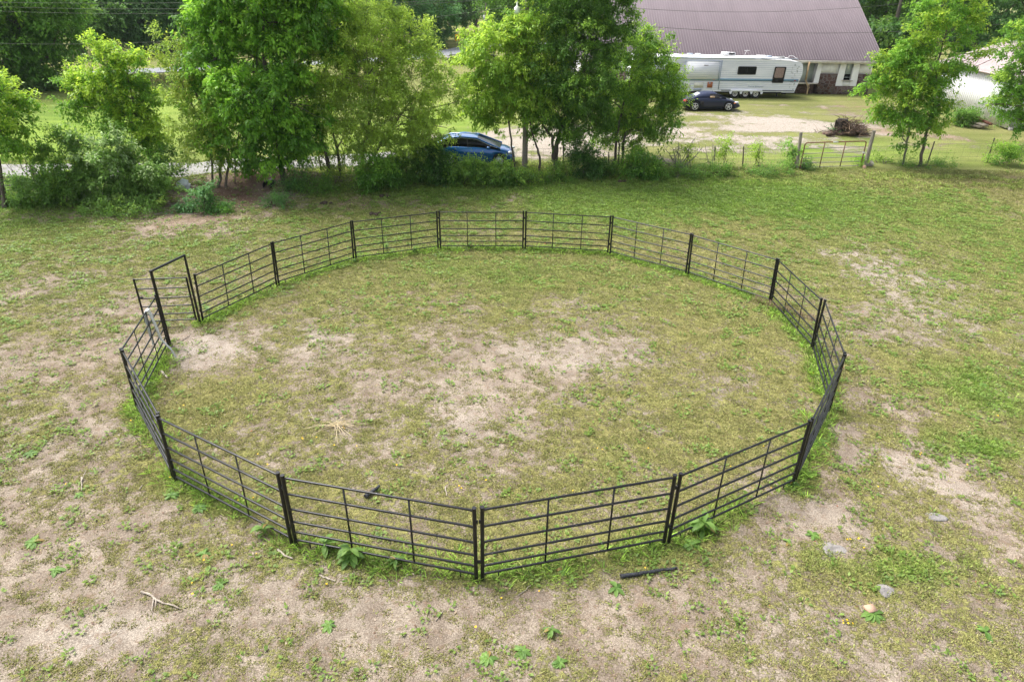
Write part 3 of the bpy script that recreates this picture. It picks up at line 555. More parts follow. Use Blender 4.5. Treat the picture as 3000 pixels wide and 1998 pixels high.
# ------------------------------------------------------------------ background trees
def big(label, base, lobes, n, ls, c0, c1, tr, name='large_tree', **kw):
    return T(name, label, tr, lobes, n, ls, c0, c1, k=60, clump=1.2, twigs=1, **kw)
big('big dark green tree before the far road in the top left corner', None, [(20,60,100),(110,30,100),(180,80,50),(195,50,40),(60,150,80),(120,180,48),(30,215,40),(-60,120,110),(80,-50,110),(105,222,22),(-20,30,80),(60,240,16)], 38000, .30, (.06,.16,.025), (.17,.33,.05), [tk((8,262,.45), (15,200,.4), (50,110,.3), (60,20,.2)), tk((8,262,.2), (15,190,.3), (75,140,.15), (140,170,.08))], young=(.17,.30,.035), yp=.15)
bt = [((235,158), (222,60), 'dark leaning tree on the grassy bank beyond the far road'), ((395,150), (400,40), 'dense rounded tree beyond the far road, behind the slim leaning tree'), ((505,140), (498,50), 'dark upright tree beyond the far road behind the pale-green loose tree')]
big('dark leaning tree on the grassy bank beyond the far road', None, [(250,20,60),(300,40,50),(215,30,40),(270,90,30),(230,-40,80),(240,110,16)], 17000, .36, (.06,.145,.03), (.14,.28,.055), [tk((243,168,.5), (232,110,.45), (222,50,.35), (215,-30,.25))])
big('dense rounded blue-green tree beyond the far road', None, [(345,60,50),(400,40,60),(420,90,40),(320,100,35),(370,110,40),(390,-20,70),(300,70,30),(360,30,50),(440,50,40)], 20000, .36, (.06,.155,.045), (.145,.29,.075), [tk((400,160,.4), (398,110,.4), (395,40,.3))])
big('dark upright tree beyond the far road, right of the blue-green one', None, [(480,40,50),(530,30,55),(560,60,40),(470,110,30),(500,-30,70),(440,130,30)], 17000, .36, (.055,.145,.035), (.135,.28,.065), [tk((500,150,.45), (500,100,.4), (495,30,.3))])
big('dark tree beyond the far road seen over the airy olive tree', None, [(1200,30,60),(1260,70,50),(1180,-40,80),(1290,30,40),(1300,90,22)], 16000, .4, (.055,.155,.05), (.13,.29,.08), [tk((1255,140,.4), (1250,60,.3))])
big('mid green tree standing behind the slender trees, left of the barn', None, [(1480,10,40),(1530,0,50),(1470,-50,70),(1500,40,24),(1560,-40,60)], 14000, .22, (.04,.11,.02), (.12,.25,.035), [tk((1510,215,.25), (1505,60,.2))])

# woodland trees: one prototype of each kind, copied
def proto(i):
    e = empty('woodland_tree', (0, 0, 0), 'tree', 'tree', 'woodland trees behind the pasture'); L = []
    for k in range(15):
        z = 3+11.5*rng.random(); rr = (1-((z-8.5)/8.5)**2)**.5*3.4; a = rng.random()*6.3; L.append((math.cos(a)*rr*rng.random()**.5, math.sin(a)*rr*rng.random()**.5, z, 1.9+rng.random(), 1.9+rng.random(), 1.5+rng.random()*.8))
    pal = [((.04,.11,.022), (.10,.21,.04)), ((.05,.135,.035), (.12,.25,.06)), ((.06,.15,.022), (.15,.28,.04))][i]
    V, C_, Cn, li = crown(L, 13000, .40, *pal, young=(.15,.28,.04), yp=.12, clump=.9, k=50, hollow=.5)
    mb = MB(); mb.tube([(0, 0, -.3), (.1, .05, 3), (.2, -.1, 8), (.1, 0, 13)], [.3, .24, .15, .05], 8, False)
    for l in L: limb(mb, (.1, 0, max(2.5, l[2]-2)), l[:3], .09, .03)
    mb.build('trunk', 'bark', e, True); mkleaves('crown', V, C_, e, (0, 0, 0)); return e
PR = [proto(i) for i in range(3)]
def wtree(x, y, k, s, lab, first=set()):
    e = PR[k] if k not in first else copy_tree(PR[k]); first.add(k)
    e.location = (x, y, float(gz(x, y))-.1); e.rotation_euler = (0, 0, rng.random()*6.28); e.scale = (s*(.9+.25*rng.random()), s*(.9+.25*rng.random()), s); e['label'] = lab
WT = [(-82,92,'at the far left end of the woodland'),(-71,97,'behind the big tree in the top left corner'),(-63,92,'just left of the dark leaning tree'),(-54,104,'behind the dark leaning tree'),(-44,107,'between leaning and blue-green trees'),
 (-37,112,'behind the blue-green tree'),(-30,106,'right of the blue-green tree'),(-23,112,'behind the densest fence-row tree'),(-17,118,'left of the chevron sign toward the tallest tree'),(-14.5,126,'at the road bend, left of the chevron sign'),
 (-12.5,138,'behind the chevron sign'),(-8.2,150,'at the misty road end beside the far power pole'),(-2,128,'right of the far power pole'),(3,112,'behind the slender trees by the utility pole'),(9,104,'behind the left end of the barn'),
 (41,79,'touching the right end of the barn roof'),(48,76,'right of the barn, over the pair of young trees'),(45,90,'behind the right end of the barn'),(56,82,'between the barn and the white shed'),(53,96,'tall and dark behind the gap between barn and shed'),
 (64,78,'behind the left end of the shed roof'),(66,94,'behind the middle of the shed roof, far back'),(74,84,'behind the shed ridge at the right edge'),(60,70,'just behind the white shed'),(84,78,'past the right edge of the shed'),(38,92,'behind the barn ridge')]
for i, (x, y, l) in enumerate(WT):
    wtree(x, y, i % 3, .9+.35*rng.random() if x < 35 else .85+.2*rng.random(), ('tall dark', 'broad blue-green', 'full mid green')[i % 3]+' woodland tree '+l)
# the far wood, one mass
L = []; VV = []; CCs = []
for row, yy in enumerate((150, 185, 225)):
    for xx in np.arange(-230, 235, 13):
        x = xx+rng.normal(0, 2.5); y = yy+rng.normal(0, 4)+abs(xx)*-.12
        if abs(x+7) < 5 and row == 0: continue
        h = 15+rng.random()*6+row*3
        for k in range(7):
            z = h*(.18+.75*rng.random()); L.append((x+rng.normal(0, 2.2), y+rng.normal(0, 2), gz(x, y)+z, 3.6, 3.4, 3.2))
V, C_, Cn, li = crown(L, 330000, .95, (.06,.155,.045), (.145,.29,.075), young=(.13,.25,.05), yp=.12, clump=1.6, k=34, hollow=.35)
fo = mkleaves('far_woodland', V, C_, None, (0, 0, 0)); tag(fo, 'unbroken dark green wood filling the far background', 'woodland', kind='stuff')
# rough bank plants beside the far road
for i, (px, py, r, lab) in enumerate([(60,262,26,'at the left edge'),(130,255,24,'below the big corner tree'),(250,245,22,'left of the slim leaning tree top'),(620,238,26,'by the road behind the densest tree'),(1400,160,16,'below the bend of the road'),(1345,178,14,'by the pale rubble heap')]):
    S('bank_shrub', 'low verge shrub '+lab, (px, py+12), [(px-20, py, r*.7, r*.4), (px+10, py-3, r, r*.45), (px+34, py+2, r*.7, r*.4)], 2600, .16, (.06,.12,.03), (.14,.22,.06), cat='bush', group='shrubs beside the far road')

# ------------------------------------------------------------------ round pen
RH = [1.51, 1.17, .84, .56, .32, .135]; PL = 3.4
def make_panel():
    e = empty('corral_fence', (0, 0, 0), 'x', 'fence panel', 'black pipe panels of the round pen')
    for s in (.045, PL-.045):
        mb = MB(); mb.tube([(s, 0, -.03), (s, 0, 1.55)], .033, 12); mb.tube([(s, 0, 1.55), (s, 0, 1.565)], .038, 12)
        for z in (.42, 1.28): mb.box((s+(.03 if s > 1 else -.03), 0, z), (.05, .02, .07))
        mb.build('post', 'black', e, True)
    for z in RH:
        P = [(.06, 0, z-.012), (.12, 0, z), (PL*.5, 0, z-.004), (PL-.12, 0, z), (PL-.06, 0, z-.012)]
        MB().tube(P, .0205, 8).build('rail', 'blacktop', e, True)
    for s in (PL/3, PL*2/3): MB().box((s, 0, (RH[0]+RH[-1])/2), (.03, .014, RH[0]-RH[-1])).build('stay', 'black', e)
    for s in (.32, PL-.32): MB().box((s, 0, .045), (.02, .012, .17)).build('foot', 'black', e)
    return e
LBL = ['bottom right of centre, in front of which the long charred pole lies', 'at the lower right, meeting the right-hand side at the tall doubled post', 'nearly edge-on at the right, below the rightmost corner', 'at the right side, just above the rightmost corner',
 'on the right side below the dry brown weeds', 'on the upper right, steepest of the back right run', 'back right, third from the flat top panel', 'back right, with the reddish bare patch just inside it', 'flat across the very back, below the dark green weed tuft\'s right', 'back left of centre with tall weeds growing through it',
 'back left, third from the gate', 'back left, starting at the second joint from the gate', None, 'left of the gate, with white netting hung over it', 'nearly edge-on at the left side', 'at the lower left with a curved stick leaning on it', 'bottom left of centre, with broad-leaved weeds under it']
LBL = ['bottom of the pen right of the centre joint, behind the long charred pole', 'lower right of the pen, ending at its lower right corner post', 'seen almost edge-on at the right, from the rightmost corner down', 'right side of the pen, just above the rightmost corner',
 'right side of the pen, second above the rightmost corner', 'back right of the pen, dry brown weeds at its lower right foot', 'back right, second one right of the reddish patch', 'back of the pen behind the reddish bare patch', 'straight across the back with one dark weed tuft inside', 'back left of centre with tall weeds growing through it',
 'back left, midway between the weedy panel and the gate', 'back left, hinged next to the tall gate frame', None, 'left side next to the gate, white netting hanging over it', 'left side seen almost edge-on below the leftmost corner', 'lower left with curved dead stick at its left foot', 'bottom left of centre with broad-leaved weeds along it']
pp = None
for i in range(JN):
    if i == 12: continue
    a, b = J[i], J[(i+1) % JN]
    A_ = G(*a); B_ = G(*b); x = B_-A_; Ln = np.linalg.norm(x); x = x/Ln; y = np.cross([0, 0, 1.], x); y /= np.linalg.norm(y); z = np.cross(x, y)
    if pp is None: pp = make_panel(); e = pp
    else: e = copy_tree(pp)
    m = Matrix.Identity(4)
    tl = rng.normal(0, .012); z = unit(z+y*tl); y = np.cross(z, x)
    for k in range(3): m[k][0] = x[k]*(Ln-.015)/PL; m[k][1] = y[k]; m[k][2] = z[k]; m[k][3] = A_[k]+x[k]*.008
    e.matrix_world = m; e['label'] = 'black panel, '+LBL[i]
# gate frame and leaf
A_ = G(*J[12]); B_ = G(*J[13]); ga = A_+(B_-A_)*.05; gb = A_+(B_-A_)*.97
e = empty('pen_gate', A_, 'tall black arch gate of the pen with its six-rail leaf swung open outwards', 'gate'); off = A_
MB().tube([ga, ga+[0, 0, 2.2]], .033, 12).build('frame_post', 'black', e, True, off)
MB().tube([gb+[0, 0, -.05], gb+[0, 0, 2.25]], .04, 12).build('frame_post', 'black', e, True, off)
MB().tube([ga+[0, 0, 2.19], gb+[0, 0, 2.22]], .034, 12).build('top_bar', 'blacktop', e, True, off)
hb = ga+np.array([-.06, -.07, .17]); th = R_(189); dv = np.array([math.cos(th), math.sin(th), .01]); LW = 1.42
lf = MB(); lf.tube([hb, hb+[0, 0, 1.38]], .028, 10)
leaf_ = lf.build('gate_leaf', 'black', e, True, off)
for P in ([hb+dv*LW, hb+dv*LW+[0, 0, 1.38]],): MB().tube(P, .028, 10).build('stile', 'black', leaf_, True, off)
for z in (1.36, 1.06, .76, .5, .24, .03): MB().tube([hb+[0, 0, z], hb+dv*LW+[0, 0, z]], .02, 8).build('rail', 'blacktop', leaf_, True, off)
MB().box(hb+dv*(LW-.06)+[0, 0, .78], (.12, .05, .06)).build('latch', 'black', leaf_, False, off)
# netting over the panel left of the gate
a, b = J[13], J[14]; dv = unit(b-a); c = a+dv*.62*3.4/1.55*.72; A2 = G(*a); tz = G(*c)[2]+RH[0]; px_ = np.array([dv[1], -dv[0]])
if px_[0] > 0: px_ = -px_      # pointing out of the pen
def strip(P, wds, m_, mb):
    P = np.array(P, float); t = np.linspace(0, len(P)-1, len(P)*6); k = np.arange(len(P)); Q = np.stack([np.interp(t, k, P[:, i]) for i in range(3)], 1); Wd = np.interp(t, k, wds)
    for _ in range(3): Q[1:-1] = (Q[:-2]+2*Q[1:-1]+Q[2:])/4
    rows = []
    for s in np.linspace(0, 2*math.pi, 14, endpoint=False):
        wv = np.array([dv[0], dv[1], 0])*math.cos(s); nv = np.array([px_[0], px_[1], 0])*math.sin(s)
        rows.append(Q+wv*(Wd*(.5+.12*np.sin(t*7+s*3)))[:, None]+nv*(.018+.012*np.sin(t*11+2*s))[:, None])
    mb.grid(np.array(rows).transpose(1, 0, 2), True)
mb = MB(); o3 = lambda s, n_, z: (c[0]+dv[0]*s+px_[0]*n_, c[1]+dv[1]*s+px_[1]*n_, z)
strip([o3(.06, .05, tz-.95), o3(.04, .06, tz-.55), o3(0, .06, tz-.15), o3(0, .03, tz+.02), o3(0, -.03, tz+.03), o3(-.02, -.06, tz-.12), o3(-.06, -.09, tz-.55), o3(-.1, -.1, tz-.8)], [.07, .2, .26, .19, .19, .15, .14, .08], 'rope', mb)
strip([o3(0, -.05, tz-.1), o3(-.03, -.1, tz-.5), o3(-.05, -.14, tz-.9), o3(-.08, -.3, tz-1.2), o3(-.1, -.36, tz-1.47)], [.14, .13, .08, .07, .04], 'rope', mb)
net = mb.build('netting', 'rope', None, True, (c[0], c[1], tz)); net.location = (c[0], c[1], tz); tag(net, 'bundle of white netting hung over the top rail left of the gate', 'netting')

# summer haze over the valley: one closed box of thin air
hz = MB().box((0, 270, 14), (1412, 668, 34)).build('haze', None)
hm = bpy.data.materials.new('haze_air'); hm.use_nodes = True; nh = hm.node_tree; nh.nodes.remove(nh.nodes['Principled BSDF'])
pv = nh.nodes.new('ShaderNodeVolumePrincipled'); pv.inputs['Color'].default_value = (.86, .93, 1, 1); pv.inputs['Density'].default_value = .00013
nh.links.new(pv.outputs[0], nh.nodes['Material Output'].inputs['Volume']); hz.data.materials.append(hm); tag(hz, 'thin pale haze in the air over the valley', 'haze', kind='stuff')

# ------------------------------------------------------------------ metal field gate, posts, wire fence
gl, gr_ = at(2338, 497), at(2520, 489); gv = gr_-gl; GW = np.linalg.norm(gv[:2]); ang = math.atan2(gv[1], gv[0])
e = empty('field_gate', G(gl[0], gl[1]), 'rusty red tube field gate with grey bars between two wooden posts', 'gate', rz=ang)
def rnd(z0, z1, x0, x1, r=.14):
    P = [(x0, 0, z0)]
    for a in np.linspace(0, math.pi/2, 5): P.append((x0+r-r*math.cos(a), 0, z1-r+r*math.sin(a)))
    for a in np.linspace(0, math.pi/2, 5): P.append((x1-r+r*math.sin(a), 0, z1-r+r*math.cos(a)))
    return P+[(x1, 0, z0)]
MB().tube(rnd(.04, 1.45, .1, GW), .03, 8).build('frame', 'rust', e, True)
for z in (.10, .34, .60, .86, 1.14): MB().tube([(.1, 0, z), (GW, 0, z)], .022, 8).build('bar', 'galv', e, True)
for x in (GW*.33, GW*.66): MB().box((x, -.03, .77), (.05, .015, 1.36)).build('upright', 'rust', e)
MB().box((GW*.5, -.035, 1.45), (.3, .012, .07)).build('white_tag', 'white', e); MB().box((GW-.02, -.035, .82), (.17, .012, .07)).build('white_tag', 'white', e)
def stick_post(name, label, base, top, r, m, cat='post', n=10, **kw):
    b = at(*base); t = aty(*top, b[1]); o = np.array([b[0], b[1], zs(b[0], b[1])])
    P = [o+[0, 0, -.1], (o+t)/2+rng.normal(0, .01, 3), t]
    ob = MB().tube(P, [r*1.05, r, r*.95], n).build(name, m, None, False, o); ob.location = o; return tag(ob, label, cat, **kw)
stick_post('wooden_post', 'weathered upright wooden post at the left end of the rusty gate', (2334, 495), (2347, 388), .085, 'post')
stick_post('wooden_post', 'weathered wooden post leaning right at the right end of the rusty gate', (2533, 488), (2561, 383), .1, 'post')
for q in [((2176,488),(2179,430),'dark steel post midway along the fence left of the gate'),((2094,470),(2095,428),'thin steel post beside the tallest sapling'),((1783,480),(1783,446),'dark steel post between the dark bush and the twin trunks'),((2717,478),(2738,415),'dark steel post right of the pair of young trees'),((2892,475),(2914,405),'steel post in the fence near the right edge')]:
    stick_post('fence_post', q[2], q[0], q[1], .036, 'tpost', n=6, group='steel posts of the wire fence')
def wirefence(label, pts, h=1.15, nh=7, step=.32):
    pts = [at(*p) for p in pts]; b = G(pts[0][0], pts[0][1]); mb = MB()
    for k in range(len(pts)-1):
        p, q = pts[k], pts[k+1]; L = np.hypot(*(q-p)[:2]); nn = max(3, int(L/1.2)); t = np.linspace(0, 1, nn)
        X_ = p[0]+(q[0]-p[0])*t; Y_ = p[1]+(q[1]-p[1])*t; Zb = zs(X_, Y_)
        for z in np.linspace(.06, h, nh): mb.tube(np.stack([X_, Y_, Zb+z+.02*np.sin(X_*2)], 1), .0042, 4, False)
        for s in np.arange(0, L, step):
            f = s/L; x = p[0]+(q[0]-p[0])*f; y = p[1]+(q[1]-p[1])*f; z = float(zs(x, y)); mb.tube([(x, y, z+.05), (x, y, z+h)], .0034, 3, False)
    o = mb.build('wire_fence', 'wire', None, False, b); o.location = b; tag(o, label, 'wire fence')
wirefence('woven wire fence running left from the rusty gate behind the weeds', [(2332,493),(2176,488),(1990,492),(1783,495),(1640,497),(1545,500),(1300,520),(1060,530)])
wirefence('sagging wire fence running right from the rusty gate past the young trees', [(2540,487),(2717,478),(2892,475),(3050,470)], 1.05, 5, .5)
# old rail fence at the left edge
b = at(30, 588); e = empty('rail_fence', b, 'old dark board fence half buried in the thicket at the left edge', 'fence')
for (x0, y0, x1, y1) in [(-60,527,70,520),(-60,536,60,531),(-60,552,60,545),(-60,566,50,560)]:
    p, q = aty(x0, y0, b[1]+.3), aty(x1, y1, b[1]+.3); MB().prism([p, q, q+[0, 0, .09], p+[0, 0, .09]], (0, .04, 0)).build('board', 'post', e, False, b)
for x in (-40, 91): p = at(x, 598); p[1] = b[1]+.36; MB().box((p[0], p[1], gz(*p[:2])+.75), (.12, .1, 1.6)).build('post', 'bark', e, False, b)

# ------------------------------------------------------------------ poles and lines
b = at(1537, 492); b = G(b[0], b[1]); e = empty('utility_pole', b, 'grey wooden utility pole rising through the slender trees, white lamp near its top', 'utility pole')
PH = 9.4
MB().tube([(0, 0, -.3), (.0, 0, 4), (-.05, 0, PH)], [.155, .14, .11], 14).build('shaft', 'pole', e, True)
lp = aty(1515, 30, b[1]-.25)-b
lm = MB().lathe([(.001, .42), (.03, .42), (.04, .2), (.06, .16), (.15, .1), (.16, -.26), (.12, -.28), (.001, -.28)], lp, 18).build('transformer', 'white', e, True)
MB().tube([lp+[0, 0, 0], (-.02, 0, lp[2])], .03, 6).build('bracket', 'galv', e, True)
b2 = np.array([*aty(1424, 150, 118)[:2], 0]); b2 = G(b2[0], b2[1]); e2 = empty('power_pole', b2, 'distant power pole with small transformer where the road bends away', 'power pole')
top = aty(1426, 6, 118)[2]-b2[2]
MB().tube([(0, 0, 0), (0, 0, top)], [.17, .11], 10).build('shaft', 'pole', e2, True)
for z in (top*.86, top*.75): MB().tube([(-.7, 0, z), (0, 0, z+.12)], .04, 6).build('crossarm', 'galv', e2)
MB().lathe([(.001, .4), (.16, .38), (.17, -.35), (.001, -.38)], (-.28, -.1, top*.63), 12).build('transformer', 'white', e2, True)
def cable(label, P, Q, sag, r=.008, grp='overhead lines'):
    P, Q = np.array(P), np.array(Q); t = np.linspace(0, 1, 30)[:, None]; C_ = P+(Q-P)*t; C_[:, 2] -= sag*4*(t*(1-t))[:, 0]
    o = MB().tube(C_, r, 5, False).build('power_line', 'wire', None, True, P); o.location = P; tag(o, label, 'power line', grp)
cable('upper wire crossing the mauve barn roof', aty(1480,-20,52), aty(2760,-2,50), .98, .012)
cable('lower wire crossing the mauve barn roof', b+[0, 0, 7.6], aty(3040,60,48), .8, .013)
cable('topmost of the three close wires at the top left', aty(-260,0,52), aty(1530,-22,38), .35)
cable('middle of the three close wires at the top left', aty(-260,9,52), aty(1530,-12,38), .5)
cable('lowest of the three close wires at the top left', aty(-260,20,52), aty(1530,-8,38), .6)
cable('single wire crossing below the three at the top left', aty(-200,120,56), aty(1500,20,42), .9)
cable('thin wire crossing the far wood toward the distant power pole', aty(900,80,110), b2+[-.7, 0, top*.86], .3, .02)
cable('lower thin wire crossing the far wood toward the distant power pole', aty(900,105,110), b2+[-.7, 0, top*.75], .3, .02)

# chevron sign by the road bend
b = G(*at(1341, 146)[:2]); s_ = F/depth(b); e = empty('chevron_sign', b, 'yellow road sign with a black chevron pointing left at the road bend', 'road sign')
MB().box((0, .04, .9), (.06, .04, 2.0)).build('sign_post', 'tpost', e)
SW, SHh = .62, .92; MB().box((0, 0, 1.6), (SW, .02, SHh)).build('sign_panel', 'signy', e)
h = SHh/2*.85; wv = .26; MB().prism([(.22-wv*.1, -.016, 1.6+h), (-.06-wv*.2, -.016, 1.6+h), (-.27, -.016, 1.6), (-.06-wv*.2, -.016, 1.6-h), (.22-wv*.1, -.016, 1.6-h), (.0, -.016, 1.6)][::-1], (0, .004, 0)).build('chevron', 'signk', e)
# pale rubble near the road
b = G(*at(1325, 175)[:2]); mb = MB()
for i in range(16): mb.blob((rng.normal(0, .9), rng.normal(0, .5), .1+rng.random()*.2), (.3+.2*rng.random(), .25, .16), i, .3, 7, 5)
o = mb.build('rubble_heap', 'concrete'); o.location = b; tag(o, 'heap of pale broken rock below the road bend', 'rubble')

# ------------------------------------------------------------------ barn
BY = 64.55; BX0, BX1 = 6.0, 32.3; gb_ = float(gz(20, BY)); EZ = 3.72; EY = 64.0; RY = 76.5; RZ = EZ+(RY-EY)*.60
bo = np.array([BX1, BY, gb_]); e = empty('barn', bo, 'long white barn with a steep mauve ribbed metal roof and brown stone base', 'barn')
def bb(name, m, f, par=e, sm=False): mb = MB(); f(mb); return mb.build(name, m, par, sm, bo)
RX1 = BX1+.67; RX0 = BX0-1.05
def roof(mb):
    P = [(RX0, EY, EZ), (RX0, RY, RZ), (RX0, 2*RY-EY, EZ), (RX0, 2*RY-EY, EZ-.1), (RX0, RY, RZ-.1), (RX0, EY, EZ-.1)]
    mb.prism(P, (RX1-RX0, 0, 0))
ro = bb('roof', 'barnroof', roof)
def ribs(mb):
    for x in np.arange(RX0+.12, RX1-.05, .24):
        for s in (1, -1):
            y0, y1 = (EY-.01, RY) if s > 0 else (2*RY-EY+.01, RY)
            mb.prism([(x-.016, y0, EZ+.001), (x+.016, y0, EZ+.001), (x+.009, y0, EZ+.02), (x-.009, y0, EZ+.02)][::s], (0, y1-y0, RZ-EZ))
bb('roof_ribs', 'barnrib', ribs, ro)
bb('ridge_cap', 'barnrib', lambda mb: mb.prism([(RX0, RY-.25, RZ-.1), (RX0, RY, RZ+.07), (RX0, RY+.25, RZ-.1)], (RX1-RX0, 0, 0)), ro)
bb('fascia', 'fascia', lambda mb: mb.box(((RX0+RX1)/2, EY-.03, EZ-.16), (RX1-RX0, .06, .24)), ro)
bb('soffit', 'soffit', lambda mb: mb.box(((RX0+RX1)/2, (EY+BY)/2, EZ-.22), (RX1-RX0-.05, BY-EY-.04, .05)), ro)
WT_ = EZ-.2; SB = gb_+1.75
DW0, DW1 = 24.2, 27.42           # recessed bay beside the camper
WX = 30.2; wz0, wz1 = gb_+1.15, WT_
def walls(mb):
    mb.box(((BX0+BX1)/2, BY+12, (gb_+WT_)/2), (BX1-BX0-.1, 20, WT_-gb_))
    for x0, x1 in ((BX0, DW0), (DW1, WX-.95), (WX+.95, BX1)): mb.box(((x0+x1)/2, BY+.5, (SB+WT_)/2), (x1-x0, 1.0, WT_-SB))
wl = bb('wall', 'bwhite', walls)
def stone(mb):
    for x0, x1 in ((BX0, DW0), (DW1+.25, WX-.95), (WX+.95, BX1+.03)): mb.box(((x0+x1)/2, BY+.45, (gb_-.2+SB)/2), (x1-x0, 1.14, SB-gb_+.2))
    mb.box((WX, BY+.45, gb_+.25), (1.9, 1.12, .95))
bb('stone_base', 'stone', stone)
bb('boards', 'bwhite', lambda mb: [mb.box((x, BY-.012, (SB+WT_)/2), (.02, .022, WT_-SB-.02)) for x in np.arange(DW1+.2, BX1, .3) if abs(x-WX) > .98], wl)
bb('recess_panel', 'pale', lambda mb: mb.box(((DW0+DW1)/2, BY+.55, (gb_+.95+WT_)/2), (DW1-DW0, .1, WT_-gb_-.95)))
bb('sill', 'fascia', lambda mb: mb.box(((DW0+DW1)/2+.1, BY+.1, gb_+.92), (DW1-DW0, .9, .1)))
bb('recess_base', 'root', lambda mb: mb.box(((DW0+DW1)/2, BY+.5, gb_+.4), (DW1-DW0, .7, .9)))
def flared(x0, x1, f0, f1, z0, z1, y, th): return [(x0-f0, y, z0), (x1+f1, y, z0), (x1, y, z1), (x0, y, z1)]
bb('pilaster', 'bwhite', lambda mb: mb.prism(flared(DW1-.12, DW1+.22, .1, .12, gb_+.95, WT_, BY-.1, 0), (0, 1, 0)))
wf = bb('window', 'glass', lambda mb: mb.box((WX, BY+.12, (wz0+wz1)/2), (.62, .05, wz1-wz0)))
def wfr(mb):
    mb.prism([(WX-.98, BY-.1, gb_+.72), (WX-.34, BY-.1, gb_+.72), (WX-.34, BY-.1, WT_), (WX-.86, BY-.1, WT_)], (0, .6, 0))
    mb.prism([(WX+.34, BY-.1, gb_+.72), (WX+.98, BY-.1, gb_+.72), (WX+.86, BY-.1, WT_), (WX+.34, BY-.1, WT_)], (0, .6, 0))
    mb.box((WX, BY+.2, gb_+.9), (.67, .58, .4))
bb('window_frame', 'bwhite', wfr, wf)
bb('window_sill', 'fascia', lambda mb: mb.box((WX, BY-.14, gb_+1.2), (.95, .3, .05)), wf)
bb('sash', 'shedgrey', lambda mb: [mb.box((WX, BY+.07, gb_+z), (.6, .04, .035)) for z in (1.45, 1.75, 2.05)]+[mb.box((WX+x, BY+.07, gb_+2.1), (.03, .04, 1.6)) for x in (-.29, .29)], wf)
bb('blind', 'shedgrey', lambda mb: mb.box((WX, BY+.085, gb_+2.5), (.56, .02, 1.5)), wf)
bb('support_post', 'wood', lambda mb: (mb.box((DW0+2.05, BY-.6, EZ-.9), (.14, .12, 1.5)), mb.prism([(DW0+1.95, BY-.62, EZ-1.6), (DW0+2.07, BY-.62, EZ-1.6), (DW0+2.55, BY-.62, EZ-2.35), (DW0+2.45, BY-.62, EZ-2.45)], (0, .1, 0)), mb.box((DW0+2.42, BY-.57, gb_+.25), (.1, .1, 1.3))))
# gable triangle
bb('gable', 'bwhite', lambda mb: [mb.prism([(x, BY+1, WT_), (x, RY, RZ-.2-.0), (x, 2*RY-BY-1, WT_)], (.12, 0, 0)) for x in (BX0, BX1-.12)])

# ------------------------------------------------------------------ white shed on the right
c1 = at(2944, 381); c2 = at(2804, 332); c1 = np.array(c1[:2]); sv = c2[:2]-c1; sv = np.array([.12, .99]); so_ = G(*c1); a_s = math.atan2(sv[1], sv[0])
e = empty('shed', so_, 'white metal shed with a pinkish roof at the right edge behind the trees', 'shed', rz=a_s)
SL, SWd, SH_ = 12.0, 9.0, 3.35      # local x along the long wall, -y outwards to the right
MB().box((SL/2, -SWd/2, SH_/2+.12), (SL, SWd, SH_)).build('wall', 'shedwall', e)
mb = MB()
for x in np.arange(.2, SL, .3): mb.box((x, .015, SH_/2+.12), (.05, .03, SH_-.02))
mb.build('wall_ribs', 'shedwall', e)
mb = MB(); mb.box((-.03, -SWd/2, SH_/2+.12), (.05, SWd-.3, SH_-.3))
for y in np.arange(-SWd+.3, 0, .45): mb.box((-.07, y, SH_/2+.12), (.04, .06, SH_-.32))
mb.build('end_panel', 'shedgrey', e)
mb = MB(); mb.prism([(-.4, .4, SH_+.05), (-.4, -SWd/2, SH_+1.75), (-.4, -SWd-.4, SH_+.05), (-.4, -SWd-.4, SH_-.05), (-.4, -SWd/2, SH_+1.63), (-.4, .4, SH_-.05)], (SL+.8, 0, 0)); srf = mb.build('roof', 'shedroof', e)
mb = MB()
for x in np.arange(-.3, SL+.3, .3): mb.prism([(x-.02, .4, SH_+.052), (x+.02, .4, SH_+.052), (x+.01, .4, SH_+.08), (x-.01, .4, SH_+.08)], (0, -SWd/2-.4, 1.7))
mb.build('roof_ribs', 'shedroof', srf)
MB().prism([(-.4, -SWd/2-.25, SH_+1.66), (-.4, -SWd/2, SH_+1.84), (-.4, -SWd/2+.25, SH_+1.66)], (SL+.8, 0, 0)).build('ridge_cap', 'barnrib', srf)
mb = MB(); mb.prism([(0, -.1, SH_+.1), (0, -SWd/2, SH_+1.6), (0, -SWd+.1, SH_+.1)], (SL, 0, 0)); mb.build('gable', 'shedwall', e)
for i in range(4): MB().box((-.05+i*2.5, -.3, .02), (.25, .25, .3)).build('footing', 'concrete', e)
# boards by the shed
bd = at(2885, 372); bd = G(bd[0]-.6, bd[1])
for i, (dx, dy, dz, L_, a, t, lab) in enumerate([(0, .2, .55, 2.6, -1.35, .16, 'brown beam resting on top of the timber stack by the shed'), (-.5, .4, .12, 2.6, -1.3, 0, 'grey board at the bottom of the timber stack by the shed'), (-.25, .1, .3, 2.3, -1.4, .05, 'grey plank in the middle of the timber stack by the shed')]):
    o = MB().box((0, 0, 0), (L_, .2 if i == 0 else .5, .14)).build('timber', 'dead' if i else 'rust', None); o.location = bd+[dx, dy, dz]; o.rotation_euler = (0, t, a); tag(o, lab, 'timber', 'timber stacked by the shed')

